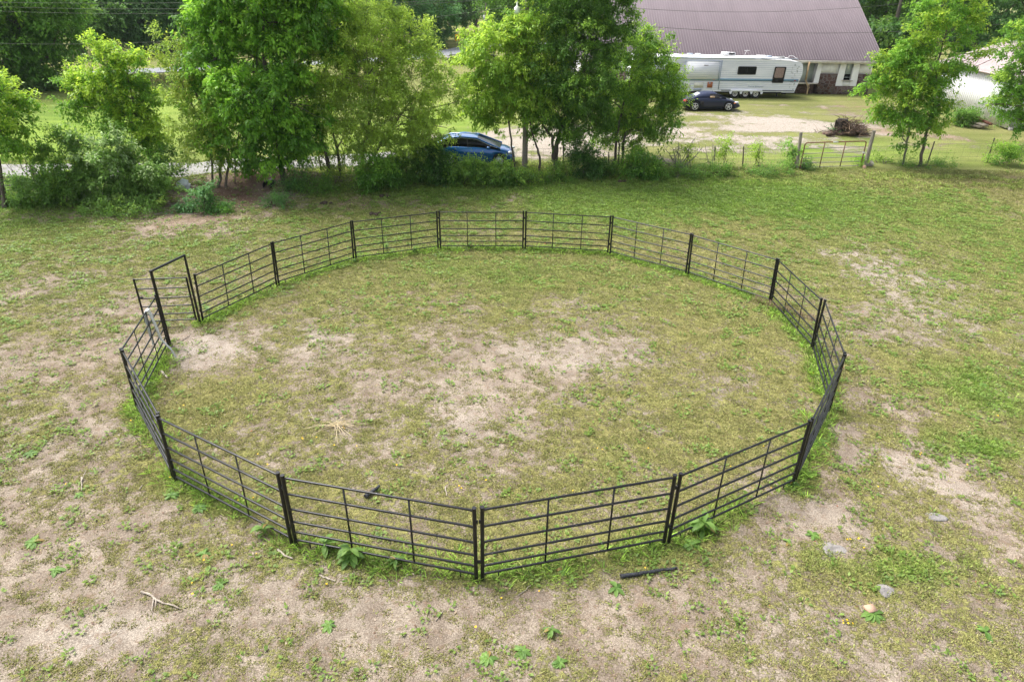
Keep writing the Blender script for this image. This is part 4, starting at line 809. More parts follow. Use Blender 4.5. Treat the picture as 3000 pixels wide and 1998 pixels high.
# ------------------------------------------------------------------ camper
rb = G(9.9, 61.0); e = empty('camper_trailer', rb, 'long white three-axle camper trailer with a blue stripe, parked before the barn', 'camper', rz=R_(.8))
RL, RW = 14.85, 2.45; g0 = .62
def rtop(x): return 3.28-.012*max(0, x-3)-.03*max(0, x-11)
xr = np.concatenate([np.arange(0, RL-1.2, .6), RL-1.2+np.sin(np.linspace(0, math.pi/2, 7))*1.2])
def side_profile():      # outline in x,z
    P = [(0, 1.0)]+[(x, rtop(x)) for x in np.arange(.1, RL-.7, .8)]
    P += [(RL-.55+.5*math.sin(a), rtop(RL)-.5+.5*math.cos(a)-.02) for a in np.linspace(0, math.pi/2, 6)]
    P += [(RL-.02, 2.0), (RL-.42, .52), (RL-1.5, .52), (RL-1.5, .56), (5.6, .56), (4.9, .5), (4.2, .5), (2.6, 1.0)]
    return P
P = [(x, 0, z) for x, z in side_profile()]
mb = MB(); mb.prism(P, (0, RW, 0)); body = mb.build('body', 'rvwhite', e)
mb = MB()     # lap siding steps on the near side
for z in np.arange(.72, 3.1, .15):
    x1 = RL-.05 if z > 2 else RL-.42+(z-.52)*.27
    mb.prism([(.05 if z > 1 else 4.4, -.001, z), (.05 if z > 1 else 4.4, -.014, z+.004), (.05 if z > 1 else 4.4, -.001, z+.018)], (x1-(.05 if z > 1 else 4.4)-.03, 0, 0))
mb.build('siding_laps', 'rvgrey', body)
mb = MB()
rows = []
for x in np.arange(0, RL-.5, .6):
    rows.append([(x, y, rtop(x)+.02+.13*math.sin(math.pi*min(1, max(0, (y+.02)/(RW+.04))))+.015*rng.normal()) for y in np.linspace(-.03, RW+.03, 9)])
rows = np.array(rows); mb.grid(rows); mb.build('roof_membrane', 'rvroof', e, True)
MB().box((RL/2-.3, -.03, rtop(7)-.0), (RL-.7, .05, .07)).build('roof_edge', 'rvgrey', e).rotation_euler = (0, 0, 0)
mb = MB(); mb.box((RL/2, -.018, 1.54), (RL-.5, .012, .14)); st1 = mb.build('stripe', 'stripe', e)
MB().box((RL/2, -.020, 1.44), (RL-.5, .012, .045)).build('stripe', 'stripe2', e)
def rwin(x0, x1, z0, z1, curtain=False, lean=0):
    def rr(x0, x1, z0, z1, y, r=.09, ly=lean):
        P = []
        for cx, cz, s in ((x1-r, z1-r, 0), (x0+r, z1-r, 1), (x0+r, z0+r, 2), (x1-r, z0+r, 3)):
            for a in np.linspace(0, math.pi/2, 5): P.append((cx+r*math.cos(a+s*math.pi/2)+ly*(cz-z0), y, cz+r*math.sin(a+s*math.pi/2)))
        return P
    f = MB().prism(rr(x0, x1, z0, z1, -.04), (0, .03, 0)).build('window', 'gasket', e)
    MB().prism(rr(x0+.07, x1-.07, z0+.06, z1-.06, -.048), (0, .012, 0)).build('pane', 'glass', f)
    if curtain: MB().prism(rr(x0+.12, x1-.12, z0+.42, z1-.08, -.054), (0, .007, 0)).build('curtain', 'curtain', f)
    else: MB().box(((x0+x1)/2, -.055, z0+(z1-z0)*.45), (.03, .012, (z1-z0)*.75)).build('mullion', 'tyre', f)
rwin(3.05, 4.2, 2.2, 2.75); rwin(9.2, 10.8, 1.95, 2.6); rwin(12.3, 13.3, 1.3, 2.6, True, .04)
so2 = MB().box((6.1, -.05, 2.25), (2.95, .08, 1.42)).build('slide_out', 'rvwhite', e)
for z in np.arange(1.65, 2.9, .115): pass
mb = MB(); [mb.prism([(4.65, -.091, z), (4.65, -.104, z+.004), (4.65, -.091, z+.018)], (2.9, 0, 0)) for z in np.arange(1.6, 2.9, .15)]; mb.build('siding_laps', 'rvgrey', so2)
mb = MB(); mb.box((6.1, -.1, 2.98), (3.05, .05, .05)); [mb.box((x, -.1, 2.27), (.05, .05, 1.42)) for x in (4.6, 7.6)]; mb.box((7.75, -.02, 1.9), (.06, .04, 2.3)); mb.build('slide_out_trim', 'rvgrey', so2)
MB().box((6.4, -.1, 2.66), (.38, .03, .05)).build('light', 'gasket', e)
for x0, x1, z0, z1, m in ((4.75, 5.25, .86, 1.2, 'cream'), (5.6, 6.4, .86, 1.3, 'cream'), (6.75, 7.2, .86, 1.32, 'orange'), (3.9, 4.3, .9, 1.35, 'cream'), (5.6, 6.3, .6, .78, 'rvgrey')):
    MB().box(((x0+x1)/2, -.03, (z0+z1)/2), (x1-x0, .03, z1-z0)).build('hatch', m, e)
MB().box((6.92, -.05, 1.24), (.16, .02, .1)).build('vent_cover', 'rvgrey', e)
MB().box((11.2, -.015, .66), (6.4, .05, .05)).build('skirt_trim', 'gasket', e)
# fender and wheels
wx = [9.3, 10.22, 11.12]
fe = MB(); fe.box((10.22, -.06, .66), (2.75, .12, .16))
for x in (8.86, 9.76, 10.67, 11.56): fe.prism([(x-.12, -.12, .58), (x+.12, -.12, .58), (x+.06, -.12, .38), (x-.06, -.12, .38)][::-1], (0, .1, 0))
fe.build('fender', 'rvwhite', e)
def wheel(par, x, y, r, rr, wd, m, spokes=8, s=-1):
    t = MB().lathe([(rr, -wd/2), (r*.95, -wd/2), (r, -wd/2+.03), (r, wd/2-.03), (r*.95, wd/2), (rr, wd/2)], (x, y, r), 28, 'y').build('wheel', 'tyre', par, True)
    mb = MB().lathe([(.001, s*wd*.22), (rr*.45, s*wd*.24), (rr*.5, s*wd*.16), (rr*.88, s*wd*.2), (rr*.9, s*wd*.42), (rr, s*wd*.48), (rr, s*wd*.3)], (x, y, r), 28, 'y'); mb.build('rim', m, t, True)
    return t
for x in wx:
    w_ = wheel(e, x, .16, .39, .23, .22, 'rimw')
    mb = MB()
    for k in range(8): a = k*math.pi/4; mb.lathe([(.001, -.001), (.028, -.001), (.028, .004)], (x+.155*math.cos(a), .16-.068, .39+.155*math.sin(a)), 8, 'y')
    mb.lathe([(.001, -.05), (.05, -.045), (.055, 0)], (x, .16-.055, .39), 10, 'y'); tag(mb.build('wheel_holes', 'dark', w_), kind='stuff')
MB().box((9.75, 1.2, .6), (3.2, 2.1, .2)).build('chassis', 'dark', e); MB().box((8, 1.2, .47), (13.5, 1.6, .1)).build('chassis', 'dark', e)
MB().box((12.95, .05, .45), (.08, .08, .5)).build('jack', 'dark', e); MB().box((13.6, .2, .42), (.3, .3, .14)).build('step', 'dark', e)
mb = MB(); mb.box((8.35, 1.2, 3.5), (.75, .7, .26), tp=(.9, .9)); mb.box((8.9, 1.2, 3.49), (.4, .62, .22), tp=(.9, .9)); mb.build('air_conditioner', 'white', e)
MB().box((8.75, .86, 3.52), (.5, .03, .14)).build('ac_grille', 'gasket', e)
for x, w2, m in ((3.4, .5, 'gasket'), (5.2, .5, 'rvgrey'), (5.9, .5, 'white'), (11.4, .9, 'white'), (12.1, .4, 'rvgrey'), (13.1, .6, 'gasket')): MB().box((x, 1.1, rtop(x)+.19), (w2, .5, .12), tp=(.8, .8)).build('roof_vent', m, e)
MB().tube([(10.0, 1.3, 3.4), (10.15, 1.3, 3.75)], .015, 5).tube([(9.95, 1.3, 3.75), (10.4, 1.35, 3.76)], .02, 5).build('antenna', 'white', e)
MB().tube([(13.4, .4, 3.25), (13.6, .4, 3.45), (14.1, .9, 3.4), (14.4, .4, 3.15)], .02, 5).tube([(12.2, .4, 3.35), (13.2, .4, 3.38)], .02, 5).build('ladder_rail', 'white', e)
MB().box((14.3, -.03, 1.5), (.12, .02, .05)).build('marker_light', 'tail', e); MB().box((7.25, -.03, 1.53), (.12, .02, .05)).build('marker_light', 'amber', e)
# mildew streaks near the rear corner
ms = mat('mildew', (.25, .27, .27), .8, 0, (.6, .62, .63), 8, stretch=(3, 1, .8)); mb = MB()
for i in range(34): x = 13.85+rng.random()*.6; z = .75+rng.random()*2.1; mb.box((x+.0, -.0165, z), (.03+.1*rng.random(), .004, .04+.06*rng.random()))
tag(mb.build('mildew_spots', ms, e), kind='stuff')
# lettering
def text(s, par, loc, size, m, rot=(R_(90), 0, 0), shear=0):
    cu = bpy.data.curves.new('t', 'FONT'); cu.body = s; cu.size = size; cu.extrude = .003; cu.shear = shear; cu.space_character = 1.0
    o = bpy.data.objects.new('t', cu); col.objects.link(o); dg = bpy.context.evaluated_depsgraph_get(); me = bpy.data.meshes.new_from_object(o.evaluated_get(dg)); bpy.data.objects.remove(o)
    me.name = 'lettering'; me.materials.clear(); me.materials.append(MT[m]); t = bpy.data.objects.new('lettering', me); col.objects.link(t); t.parent = par; t.location = loc; t.rotation_euler = rot
text('Prairie Schooner', e, (10.3, -.022, .93), .2, 'rvgrey', shear=.2)

# ------------------------------------------------------------------ cars
def loftcar(e, L, prof, hw, zb, wheels, wr, paint, w_taper):
    """prof: list (x, side_z, deck_z)"""
    xs_ = np.unique(np.round(np.concatenate([np.linspace(-L/2, L/2, 90)]), 4)); px = [p[0] for p in prof]
    sz = np.interp(xs_, px, [p[1] for p in prof]); dz = np.interp(xs_, px, [p[2] for p in prof])
    for _ in range(3): sz[1:-1] = (sz[:-2]+2*sz[1:-1]+sz[2:])/4; dz[1:-1] = (dz[:-2]+2*dz[1:-1]+dz[2:])/4
    rows = []
    for x, s, d in zip(xs_, sz, dz):
        u = abs(x)/(L/2); w_ = hw*(1-w_taper*u**5-.06*u**2); b_ = zb+.12*u**8*1.2
        for wx_ in wheels:
            q = (wr*1.12)**2-(x-wx_)**2
            if q > 0: b_ = max(b_, wr+math.sqrt(q)*.98)
        b_ = min(b_, s-.06)
        H_ = [(0, b_), (w_*.8, b_), (w_*.97, b_), (w_, b_+(s-b_)*.35), (w_*1.0, b_+(s-b_)*.6), (w_*.965, s-.03), (w_*.9, s+.4*(d-s)), (w_*.6, d-.01), (0, d)]
        ring = [(x, y, z) for y, z in H_]+[(x, -y, z) for y, z in H_[-2:0:-1]]
        rows.append(ring)
    mb = MB(); Gd = np.array(rows); mb.grid(Gd, True); mb.add(Gd[0], [list(range(len(Gd[0])))[::-1]]); mb.add(Gd[-1], [list(range(len(Gd[-1])))])
    MB().box((0, 0, (zb+.45)/2+.1), (L*.82, hw*1.5, .4)).build('underbody', 'dark', e)
    return mb.build('body', paint, e, True)
def greenhouse(e, pts, wb, wr_, m, name='windows', off=0.):
    xs_ = [p[0] for p in pts]; X_ = np.linspace(xs_[0], xs_[-1], 40); zb_ = np.interp(X_, xs_, [p[1] for p in pts]); zt = np.interp(X_, xs_, [p[2] for p in pts])
    for _ in range(2): zt[1:-1] = (zt[:-2]+2*zt[1:-1]+zt[2:])/4
    rows = []; zm = zt.max(); 
    for x, a, t in zip(X_, zb_, zt):
        k = (t-a)/(zm-a+1e-6); k = max(k, .02); wt = wb+(wr_-wb)*k
        H_ = [(0, a-.05), (wb, a-.05), (wb+(wt-wb)*.5, a+(t-a)*.5+.01), (wt+.01, t-.05*k), (wt*.86, t-.01), (0, t+.012)]
        rows.append([(x, y*(1+off), z+off) for y, z in H_]+[(x, -y*(1+off), z+off) for y, z in H_[-2:0:-1]])
    return MB().grid(np.array(rows), True).build(name, m, e, True), rows
# navy roadster: nose to +x
r1, r2 = at(2034, 327), at(2131, 327); cx = (r1+r2)/2
e = empty('roadster', G(cx[0]+.0, cx[1]+.85), 'dark navy two-seat roadster with a closed fabric top parked before the camper', 'car', rz=R_(1.5)); e.scale = (1.05, 1.05, 1.05)
b0 = loftcar(e, 4.35, [(-2.18, .55, .60), (-2.05, .8, .86), (-1.6, .88, .93), (-.9, .9, .95), (.3, .86, .93), (.75, .84, .93), (1.3, .78, .83), (1.8, .64, .69), (2.1, .46, .52), (2.18, .36, .40)], .9, .17, (-1.27, 1.24), .335, 'navy', .25)
greenhouse(e, [(-1.25, .9, .93), (-.75, .92, 1.16), (-.3, .92, 1.25), (.2, .92, 1.24), (.45, .92, 1.15), (1.0, .9, .93)], .78, .56, 'glass')
ft, _ = greenhouse(e, [(-1.4, .9, .92), (-.85, .92, 1.17), (-.35, .92, 1.265), (.1, .92, 1.262), (.26, .92, 1.24)], .79, .58, 'navytop', 'fabric_top', .012)
for s in (-1, 1):
    MB().prism([(-.28, s*.80, .95), (.62, s*.80, .95), (.22, s*.66, 1.19), (-.2, s*.66, 1.2)], (0, s*.012, 0)).build('side_window', 'dark', e)
    MB().box((-.05, s*.80, 1.0), (.34, .05, .12)).build('seat_trim', 'tan', e)
    MB().tube([(.98, s*.74, .92), (.3, s*.6, 1.235)], .028, 6).build('pillar', 'navy', e, True)
    MB().blob((.55, s*.93, .96), (.1, .07, .06), 3, .05).build('mirror', 'navy', e, True)
    MB().blob((-2.0, s*.72, .72), (.16, .17, .08), 4, .05).build('tail_light', 'tail', e, True)
    MB().blob((1.82, s*.72, .62), (.2, .13, .07), 5, .05).build('headlight', 'headl', e, True)
    MB().blob((1.66, s*.86, .58), (.09, .025, .035), 6, .05).build('side_marker', 'amber', e, True)
    MB().box((-.78, s*.905, .58), (.2, .03, .26)).build('air_intake', 'dark', e)
MB().prism([(-1.18, -.42, 1.0), (-1.18, .42, 1.0), (-.86, .38, 1.17), (-.86, -.38, 1.17)], (-.02, 0, .035)).build('rear_window', 'frost', e)
for x in (-1.27, 1.24):
    for s in (-1, 1):
        t = wheel(e, x, s*.78, .335, .24, .22, 'dark', s=s); t.name = 'wheel'
        mb = MB()
        for k in range(5):
            a = k*2*math.pi/5+.3; c_, s_2 = math.cos(a), math.sin(a)
            mb.prism([(x+.03*c_-.04*s_2, s*.86, .335+.03*s_2+.04*c_), (x+.03*c_+.04*s_2, s*.86, .335+.03*s_2-.04*c_), (x+.22*c_+.022*s_2, s*.88, .335+.22*s_2-.022*c_), (x+.22*c_-.022*s_2, s*.88, .335+.22*s_2+.022*c_)], (0, s*.015, 0))
        mb.lathe([(.2, s*.012), (.235, s*.016), (.24, 0)], (x, s*.88, .335), 28, 'y'); mb.lathe([(.001, s*.02), (.06, s*.015), (.06, 0)], (x, s*.87, .335), 12, 'y'); mb.build('spokes', 'rim', t)
# blue hatchback behind the bushes, nose to +x
cb = at(1395, 495); e = empty('compact_car', G(cb[0]-.05, 37.75), 'bright blue hatchback car half hidden behind the roadside bushes', 'car', rz=R_(-3)); e.scale = (1.03, 1.03, 1.03)
loftcar(e, 4.3, [(-2.15, .6, .64), (-2.05, .95, 1.0), (-1.6, 1.0, 1.02), (0, .96, 1.0), (1.0, .9, .98), (1.5, .82, .92), (1.9, .7, .78), (2.1, .52, .58), (2.15, .42, .46)], .87, .2, (-1.3, 1.32), .33, 'blue', .22)
wn, _ = greenhouse(e, [(-2.06, .98, 1.0), (-1.85, .98, 1.28), (-1.5, .97, 1.42), (-.7, .96, 1.5), (-.1, .95, 1.48), (.2, .95, 1.38), (1.35, .93, .96)], .80, .58, 'glass')
rf, _ = greenhouse(e, [(-1.95, 1.22, 1.26), (-1.5, 1.36, 1.42), (-.7, 1.44, 1.5), (-.1, 1.42, 1.48), (.12, 1.38, 1.42)], .605, .6, 'blue', 'roof', .014)
for s in (-1, 1):
    MB().tube([(1.35, s*.79, .95), (.75, s*.73, 1.17), (.1, s*.62, 1.42), (-.7, s*.60, 1.47), (-1.5, s*.62, 1.39), (-1.95, s*.7, 1.15)], .042, 8).build('pillar', 'blue', e, True)
    MB().tube([(1.2, s*.80, .97), (.72, s*.735, 1.12), (.08, s*.65, 1.36), (-.7, s*.63, 1.41), (-1.5, s*.66, 1.32)], .012, 5).build('chrome_trim', 'chrome', e, True)
    MB().tube([(-.35, s*.80, .95), (-.42, s*.65, 1.4)], .03, 6).build('pillar', 'gasket', e, True)
    MB().blob((.75, s*.93, 1.0), (.1, .09, .07), 3, .05).build('mirror', 'blue', e, True)
    MB().blob((1.92, s*.66, .72), (.17, .14, .08), 5, .05).build('headlight', 'headl', e, True)
    MB().blob((-2.02, s*.7, .95), (.08, .14, .13), 6, .05).build('tail_light', 'tail', e, True)
    for x in (-1.3, 1.32): wheel(e, x, s*.76, .33, .22, .2, 'rim', s=s)

# ------------------------------------------------------------------ root pile
b = at(2478, 398); b = G(b[0], b[1]+.3); e = empty('root_pile', b, 'brown heap of torn tree roots with a dark stump on top, beyond the gate', 'brush pile'); e.scale = (1, 1, .85)
mb = MB()
for i in range(26): mb.blob((rng.normal(.3, .6), rng.normal(0, .3), .05+.3*rng.random()), (.3, .25, .15), i, .5, 8, 6)
tag(mb.build('soil_core', 'root', e, True), kind='stuff')
mb = MB(); mb.tube([(-.35, 0, .3), (-.32, 0, 1.2)], [.42, .33], 10); mb.tube([(-.7, -.1, .2), (-.78, -.1, 1.15)], [.12, .05], 6); mb.tube([(-.1, .1, .3), (.05, .1, .95)], [.35, .2], 8); mb.build('stump', 'stump', e)
for nm, m, cnt in (('roots', 'root', 420), ('pale_roots', 'root2', 110)):
    mb = MB()
    for i in range(cnt):
        x = rng.normal(.25, .62); h0 = 1.1*math.exp(-((x-.3)/1.0)**2); a = rng.random()*6.28; L_ = .25+rng.random()*.6
        p = np.array([x, rng.normal(0, .45), h0*rng.random()+.05]); q = p+L_*np.array([math.cos(a), math.sin(a)*.6, rng.normal(.1, .35)]); q[2] = max(.03, q[2])
        limb(mb, p, q, .01+.022*rng.random(), .008, .2, 5, 5)
    tag(mb.build(nm, m, e, True), kind='stuff')
o = MB().blob((0, 0, .08), (.16, .12, .1), 5, .2).build('rubbish', 'ball', None, True); o.location = G(*at(2482, 392)[:2]); tag(o, 'small white lump of rubbish in front of the root pile', 'rubbish')

# ------------------------------------------------------------------ small things on the ground
def stickth(label, pts, r, m='dead', cat='stick', name='fallen_stick', fork=0):
    P = np.array([[*(q := at(px, py))[:2], 0] for px, py in pts]); P[:, 2] = zs(P[:, 0], P[:, 1])+r*1.1; b = P[0].copy(); mb = MB()
    t = np.linspace(0, len(P)-1, len(P)*3); k = np.arange(len(P)); Q = np.stack([np.interp(t, k, P[:, i]) for i in range(3)], 1); Q[1:-1] += rng.normal(0, min(r*.35, .006), (len(Q)-2, 3)); Q[:, 2] = np.maximum(Q[:, 2], zs(Q[:, 0], Q[:, 1])+r*.6)
    mb.tube(Q, np.linspace(r, r*.55, len(Q)), 7)
    for i in range(fork):
        a = Q[len(Q)//3+i]; d = rng.normal(0, .18, 2); mb.tube([a, a+[d[0], d[1], .03]], [r*.6, r*.25], 5)
    o = mb.build(name, m, None, True, b); o.location = b; return tag(o, label, cat)
stickth('long charred pole lying in front of the bottom right panel', [(1818,1692),(1900,1680),(1982,1668)], .038, 'char', 'pole', 'charred_pole')
o = stickth('short charred log lying just inside the bottom left panel', [(1072,1462),(1112,1430)], .05, 'char', 'log', 'charred_log')
for q in [('long forked dead branch on the bare ground at the lower left', [(415,1735),(440,1745),(470,1765),(525,1785)], .022, 3), ('short bleached stick left of the lower left corner of the pen', [(240,1400),(241,1440)], .018, 1), ('curved bleached stick below the second joint from the bottom left', [(815,1612),(835,1630),(858,1638)], .022, 0),
 ('bleached bone-like stick below the bottom left panel', [(938,1688),(960,1697),(982,1704)], .018, 0), ('curved dead stick leaning at the lower left corner post', [(522,1370),(532,1400),(530,1432)], .012, 0), ('thin twig on the bare soil below the pen centre joint', [(1276,1820),(1300,1788)], .009, 0),
 ('pale broken board just inside the pen left of the bare patch', [(474,1092),(492,1112)], .035, 0), ('thin grey stick across the gate opening', [(520,1007),(556,985)], .014, 0), ('thin bleached stick inside the pen left of the dry grass bundle', [(905,1200),(922,1235)], .01, 0), ('pale curled strip of bark inside the pen near the front', [(1305,1428),(1309,1455)], .016, 0),
 ('dead branch on the trodden ground in front of the left thicket', [(445,633),(500,620),(535,607)], .025, 2), ('arched dead reed left of the ferny mound', [(420,620),(438,595),(470,592),(520,604)], .018, 1), ('long pale stick on the ground in front of the ferny mound', [(525,628),(585,629)], .02, 0), ('thin stick in the grass before the left thicket', [(318,682),(340,664)], .012, 0),
 ('leaning pale stick in the weeds left of the gate', [(1980,528),(1994,504)], .015, 0), ('forked pale twig in the grass below the leafless shrub', [(2002,530),(2010,548),(2018,545)], .012, 1), ('bright thin stick in the weeds below the dark steel post', [(2164,492),(2169,518)], .012, 0), ('stick lying right of the brown boulder by the pen centre', [(1518,1745),(1555,1716)], .01, 0),
 ('pale stick in the leaf litter under the densest tree', [(672,592),(694,580)], .015, 0), ('small grey stick on bare soil at the lower left', [(408,1434),(418,1420)], .012, 0)]:
    stickth(q[0], q[1], q[2], fork=q[3])
# dry grass bundle inside the pen
b = at(985, 1248); b = G(*b[:2]); mb = MB()
for i in range(46):
    a = rng.normal(.2, .9)+(math.pi if rng.random() < .3 else 0); L_ = .25+rng.random()*.55; z0 = .02+.05*rng.random()
    mb.tube([(0+rng.normal(0, .05), rng.normal(0, .04), z0), (math.cos(a)*L_*.5, math.sin(a)*L_*.5, z0+.06*rng.random()), (math.cos(a)*L_, math.sin(a)*L_, .015)], [.005, .004, .002], 4, False)
o = mb.build('dry_grass_bundle', 'straw'); o.location = b; tag(o, 'small splayed bundle of dry straw lying inside the pen', 'straw')
# rocks
for (px, py, rx, ry, h, m, lab) in [(2447,1608,.2,.17,.03,'rock','largest flat grey rock bedded in the worn path at the lower right'),(2738,1516,.17,.1,.03,'rock','elongated flat grey rock right of the largest one'),(2597,1733,.11,.11,.045,'rock','small dark grey rock near the broad-leaved weed at the lower right'),(2549,486,.2,.16,.15,'sandrock','pale round stone at the foot of the leaning gate post'),(2530,493,.09,.08,.12,'brick','small orange stone by the rusty gate'),(2585,1800,.0,0,0,None,None)]:
    if not m: continue
    p = at(px, py); o = MB().blob((0, 0, 0), (rx, ry, h), int(px), .7, 18, 10).build('rock', m, None, True); o.location = (p[0], p[1], zs(p[0], p[1])+(-.008 if h < .1 else h*.45)); tag(o, lab, 'rock')
o = MB().box((0, 0, .0), (.17, .13, .05)).build('brick', 'brick'); p = at(2548, 1788); o.location = (p[0], p[1], zs(p[0], p[1])+.04); o.rotation_euler = (.1, .1, .3); tag(o, 'pinkish broken brick lying in the broad-leaved weed at the lower right', 'brick')
for (px, py, lab) in [(1118,577,'dark dung pile nearest the bushes behind the pen'),(953,598,'dark dung pile left behind the pen below the densest tree'),(1100,629,'dark dung pile just outside the back left panels'),(1820,533,'dark dung pile in the grass below the twin trunks')]:
    p = at(px, py); mb = MB()
    for i in range(7): mb.blob((rng.normal(0, .13), rng.normal(0, .1), .03), (.1, .1, .06), i, .3, 8, 6)
    o = mb.build('dung_pile', 'dung', None, True); o.location = (p[0], p[1], zs(p[0], p[1])); tag(o, lab, 'dung', 'dung piles behind the pen')
# culvert pipe and plastic bag
p = at(777, 560); b = G(p[0], p[1]+.1); n0 = MB().lathe([(.19, .6), (.19, 0), (.2, -.02), (.22, -.02), (.22, .6)], (0, 0, 0), 24, 'y'); n0.lathe([(.001, .55), (.19, .55)], (0, 0, 0), 24, 'y')
o = n0.build('drain_pipe', 'pvc', None, True); o.location = b+[0, .2, .17]; o.rotation_euler = (0, 0, R_(-10)); tag(o, 'open black drain pipe end sticking out of the red bank', 'pipe')
p = at(541, 553); mb = MB().blob((0, 0, .15), (.3, .22, .26), 12, .5, 16, 10).blob((-.28, .02, .05), (.22, .12, .08), 4, .4); o = mb.build('plastic_bag', 'bag', None, True); o.location = G(*p[:2]); tag(o, 'crumpled white plastic bag at the edge of the left thicket', 'bag')

# broad-leaved weeds -------------------------------------------------------
def weed(label, px, py, size, n, up=.5, c0=(.11,.22,.045), c1=(.24,.40,.09), name='broad_leaved_weed', group=None):
    p = at(px, py); b = G(p[0], p[1]); b[2] = zs(p[0], p[1]); Vs = []; Cs = []
    n = int(n*1.9)
    for i in range(n):
        a = rng.random()*6.28; L_ = size*.85*(.3+.8*rng.random()); w_ = L_*.4; el = up*(.3+.9*rng.random()); z0 = .02+size*up*.9*rng.random()*(1 if up > .5 else .15)
        d = np.array([math.cos(a), math.sin(a)]); s = np.array([-d[1], d[0]]); t = np.linspace(0, 1, 5)
        wd = w_*np.array([.12, .75, 1, .85, .04])*.5; r_ = L_*t; zz = z0+L_*(el*t-(.35+el*.6)*t**2); zz = np.maximum(zz, .01)
        tone = rng.random(); c_ = np.array(c0)*(1-tone)+np.array(c1)*tone
        if rng.random() < .05: c_ = np.array((.36, .26, .08))
        A = np.array([[d[0]*r_[k]-s[0]*wd[k], d[1]*r_[k]-s[1]*wd[k], zz[k]+wd[k]*.35] for k in range(5)]); Mi = np.array([[d[0]*r_[k], d[1]*r_[k], zz[k]] for k in range(5)]); B_2 = np.array([[d[0]*r_[k]+s[0]*wd[k], d[1]*r_[k]+s[1]*wd[k], zz[k]+wd[k]*.35] for k in range(5)])
        Vs.append(np.concatenate([A, Mi, B_2])); Cs.append(np.repeat(c_[None], 15, 0))
    V = np.concatenate(Vs); fs = []
    for k in range(4):
        for o_ in (0, 5): fs.append([o_+k, o_+k+1, o_+k+6, o_+k+5])
    fs = np.concatenate([np.array(fs)+15*i for i in range(n)])
    o = mk(name, V, [fs], MT['leaf'], None, True, np.concatenate(Cs)); o.location = b; tag(o, label, 'weed', group)
for q in [('upright broad-leaved weed with large leaves under the bottom left panel', 1030,1640,.30,16,.9),('broad-leaved weed left of the upright one under the bottom left panel', 955,1610,.28,12,.7),('bright broad-leaved weed under the bottom left panel, nearer the centre joint', 1160,1655,.22,16,.6),
 ('large bright weed at the doubled post on the bottom right', 2060,1560,.34,16,.8),('weed with one long pointed leaf just outside the bottom right post', 2025,1600,.26,8,.5),('weed beside the end of the long charred pole', 1805,1722,.2,9,.4),('weed with a brick and one orange leaf at the lower right', 2556,1800,.24,11,.4),
 ('weed of five oval leaves near the lower right corner', 2885,1852,.22,7,.4),('pale rosette weed on bare soil below the pen centre', 1615,1855,.17,12,.6),('weed rosette on bare soil at lower left below the second joint', 965,1832,.18,11,.3),('low weed with large leaves left of the bottom left panel', 600,1625,.18,12,.3),
 ('leafy weed right of the long forked dead branch', 645,1715,.17,9,.3),('sprawling weed at the left edge below the pen', 100,1590,.22,12,.3),('weed with a reddish leaf at the lower left', 165,1670,.19,9,.3),('weed at the far left level with the lower left corner', 88,1332,.2,11,.4),('leafy weed beside the short bleached stick', 232,1452,.14,7,.3),
 ('weed clump outside the lower left corner post', 505,1455,.18,20,.5),('weed clump under the lower left panel, halfway', 585,1490,.2,14,.5),('weed with pale tips at the second joint from bottom left', 775,1570,.26,7,.7),('weed under the bottom right panel near its middle', 1650,1670,.16,12,.4),
 ('rosette near the bottom centre edge of the photo', 1430,1930,.18,12,.4),('twin rosettes near the bottom edge right of centre', 1640,1945,.15,16,.5),('ragged rosette right of the pale one on bare soil', 1530,1910,.18,9,.3),('weed on the path outside the bottom right panels', 2380,1570,.17,9,.3),
 ('small weed left of the largest flat grey rock', 2310,1590,.14,8,.3),('bluish weed just outside the right doubled post', 2405,1300,.26,22,.4),('dark leafy clump at the foot of the right doubled post', 2320,1420,.16,30,.8),('bright green mat of weed right of the pen', 2880,1130,.16,44,.3),
 ('yellow-leaved weed inside the pen beside the gate', 610,915,.26,8,.9),('weed inside the pen at the foot of the gate post', 668,912,.15,8,.4),('tall weed growing through the back left panel', 1134,735,.13,44,2.2),('bushy weed left of the back joint', 1215,740,.14,44,1.2),('dark weed tuft inside the flat back panel', 1378,728,.15,46,1.3),('weed clump at the second joint of the back left', 1040,770,.12,26,1.0)]:
    weed(*q)
# dry brown weeds at the back right joint
b = at(2268, 900); b = G(*b[:2]); mb = MB()
for i in range(240):
    s_ = rng.random(); x = -.55+s_*1.5+rng.normal(0, .06); y = .45-s_*1.6+rng.normal(0, .1); a = rng.random()*6.28; mb.tube([(x, y, 0), (x+.07*math.cos(a), y+.07*math.sin(a), .12+.1*rng.random()), (x+.2*math.cos(a), y+.2*math.sin(a), .1+.12*rng.random())], [.005, .004, .002], 3, False)
o = mb.build('dry_weed_clump', 'root2'); o.location = b; tag(o, 'tangle of dry brown weeds along the foot of the back right panels', 'dry weeds')
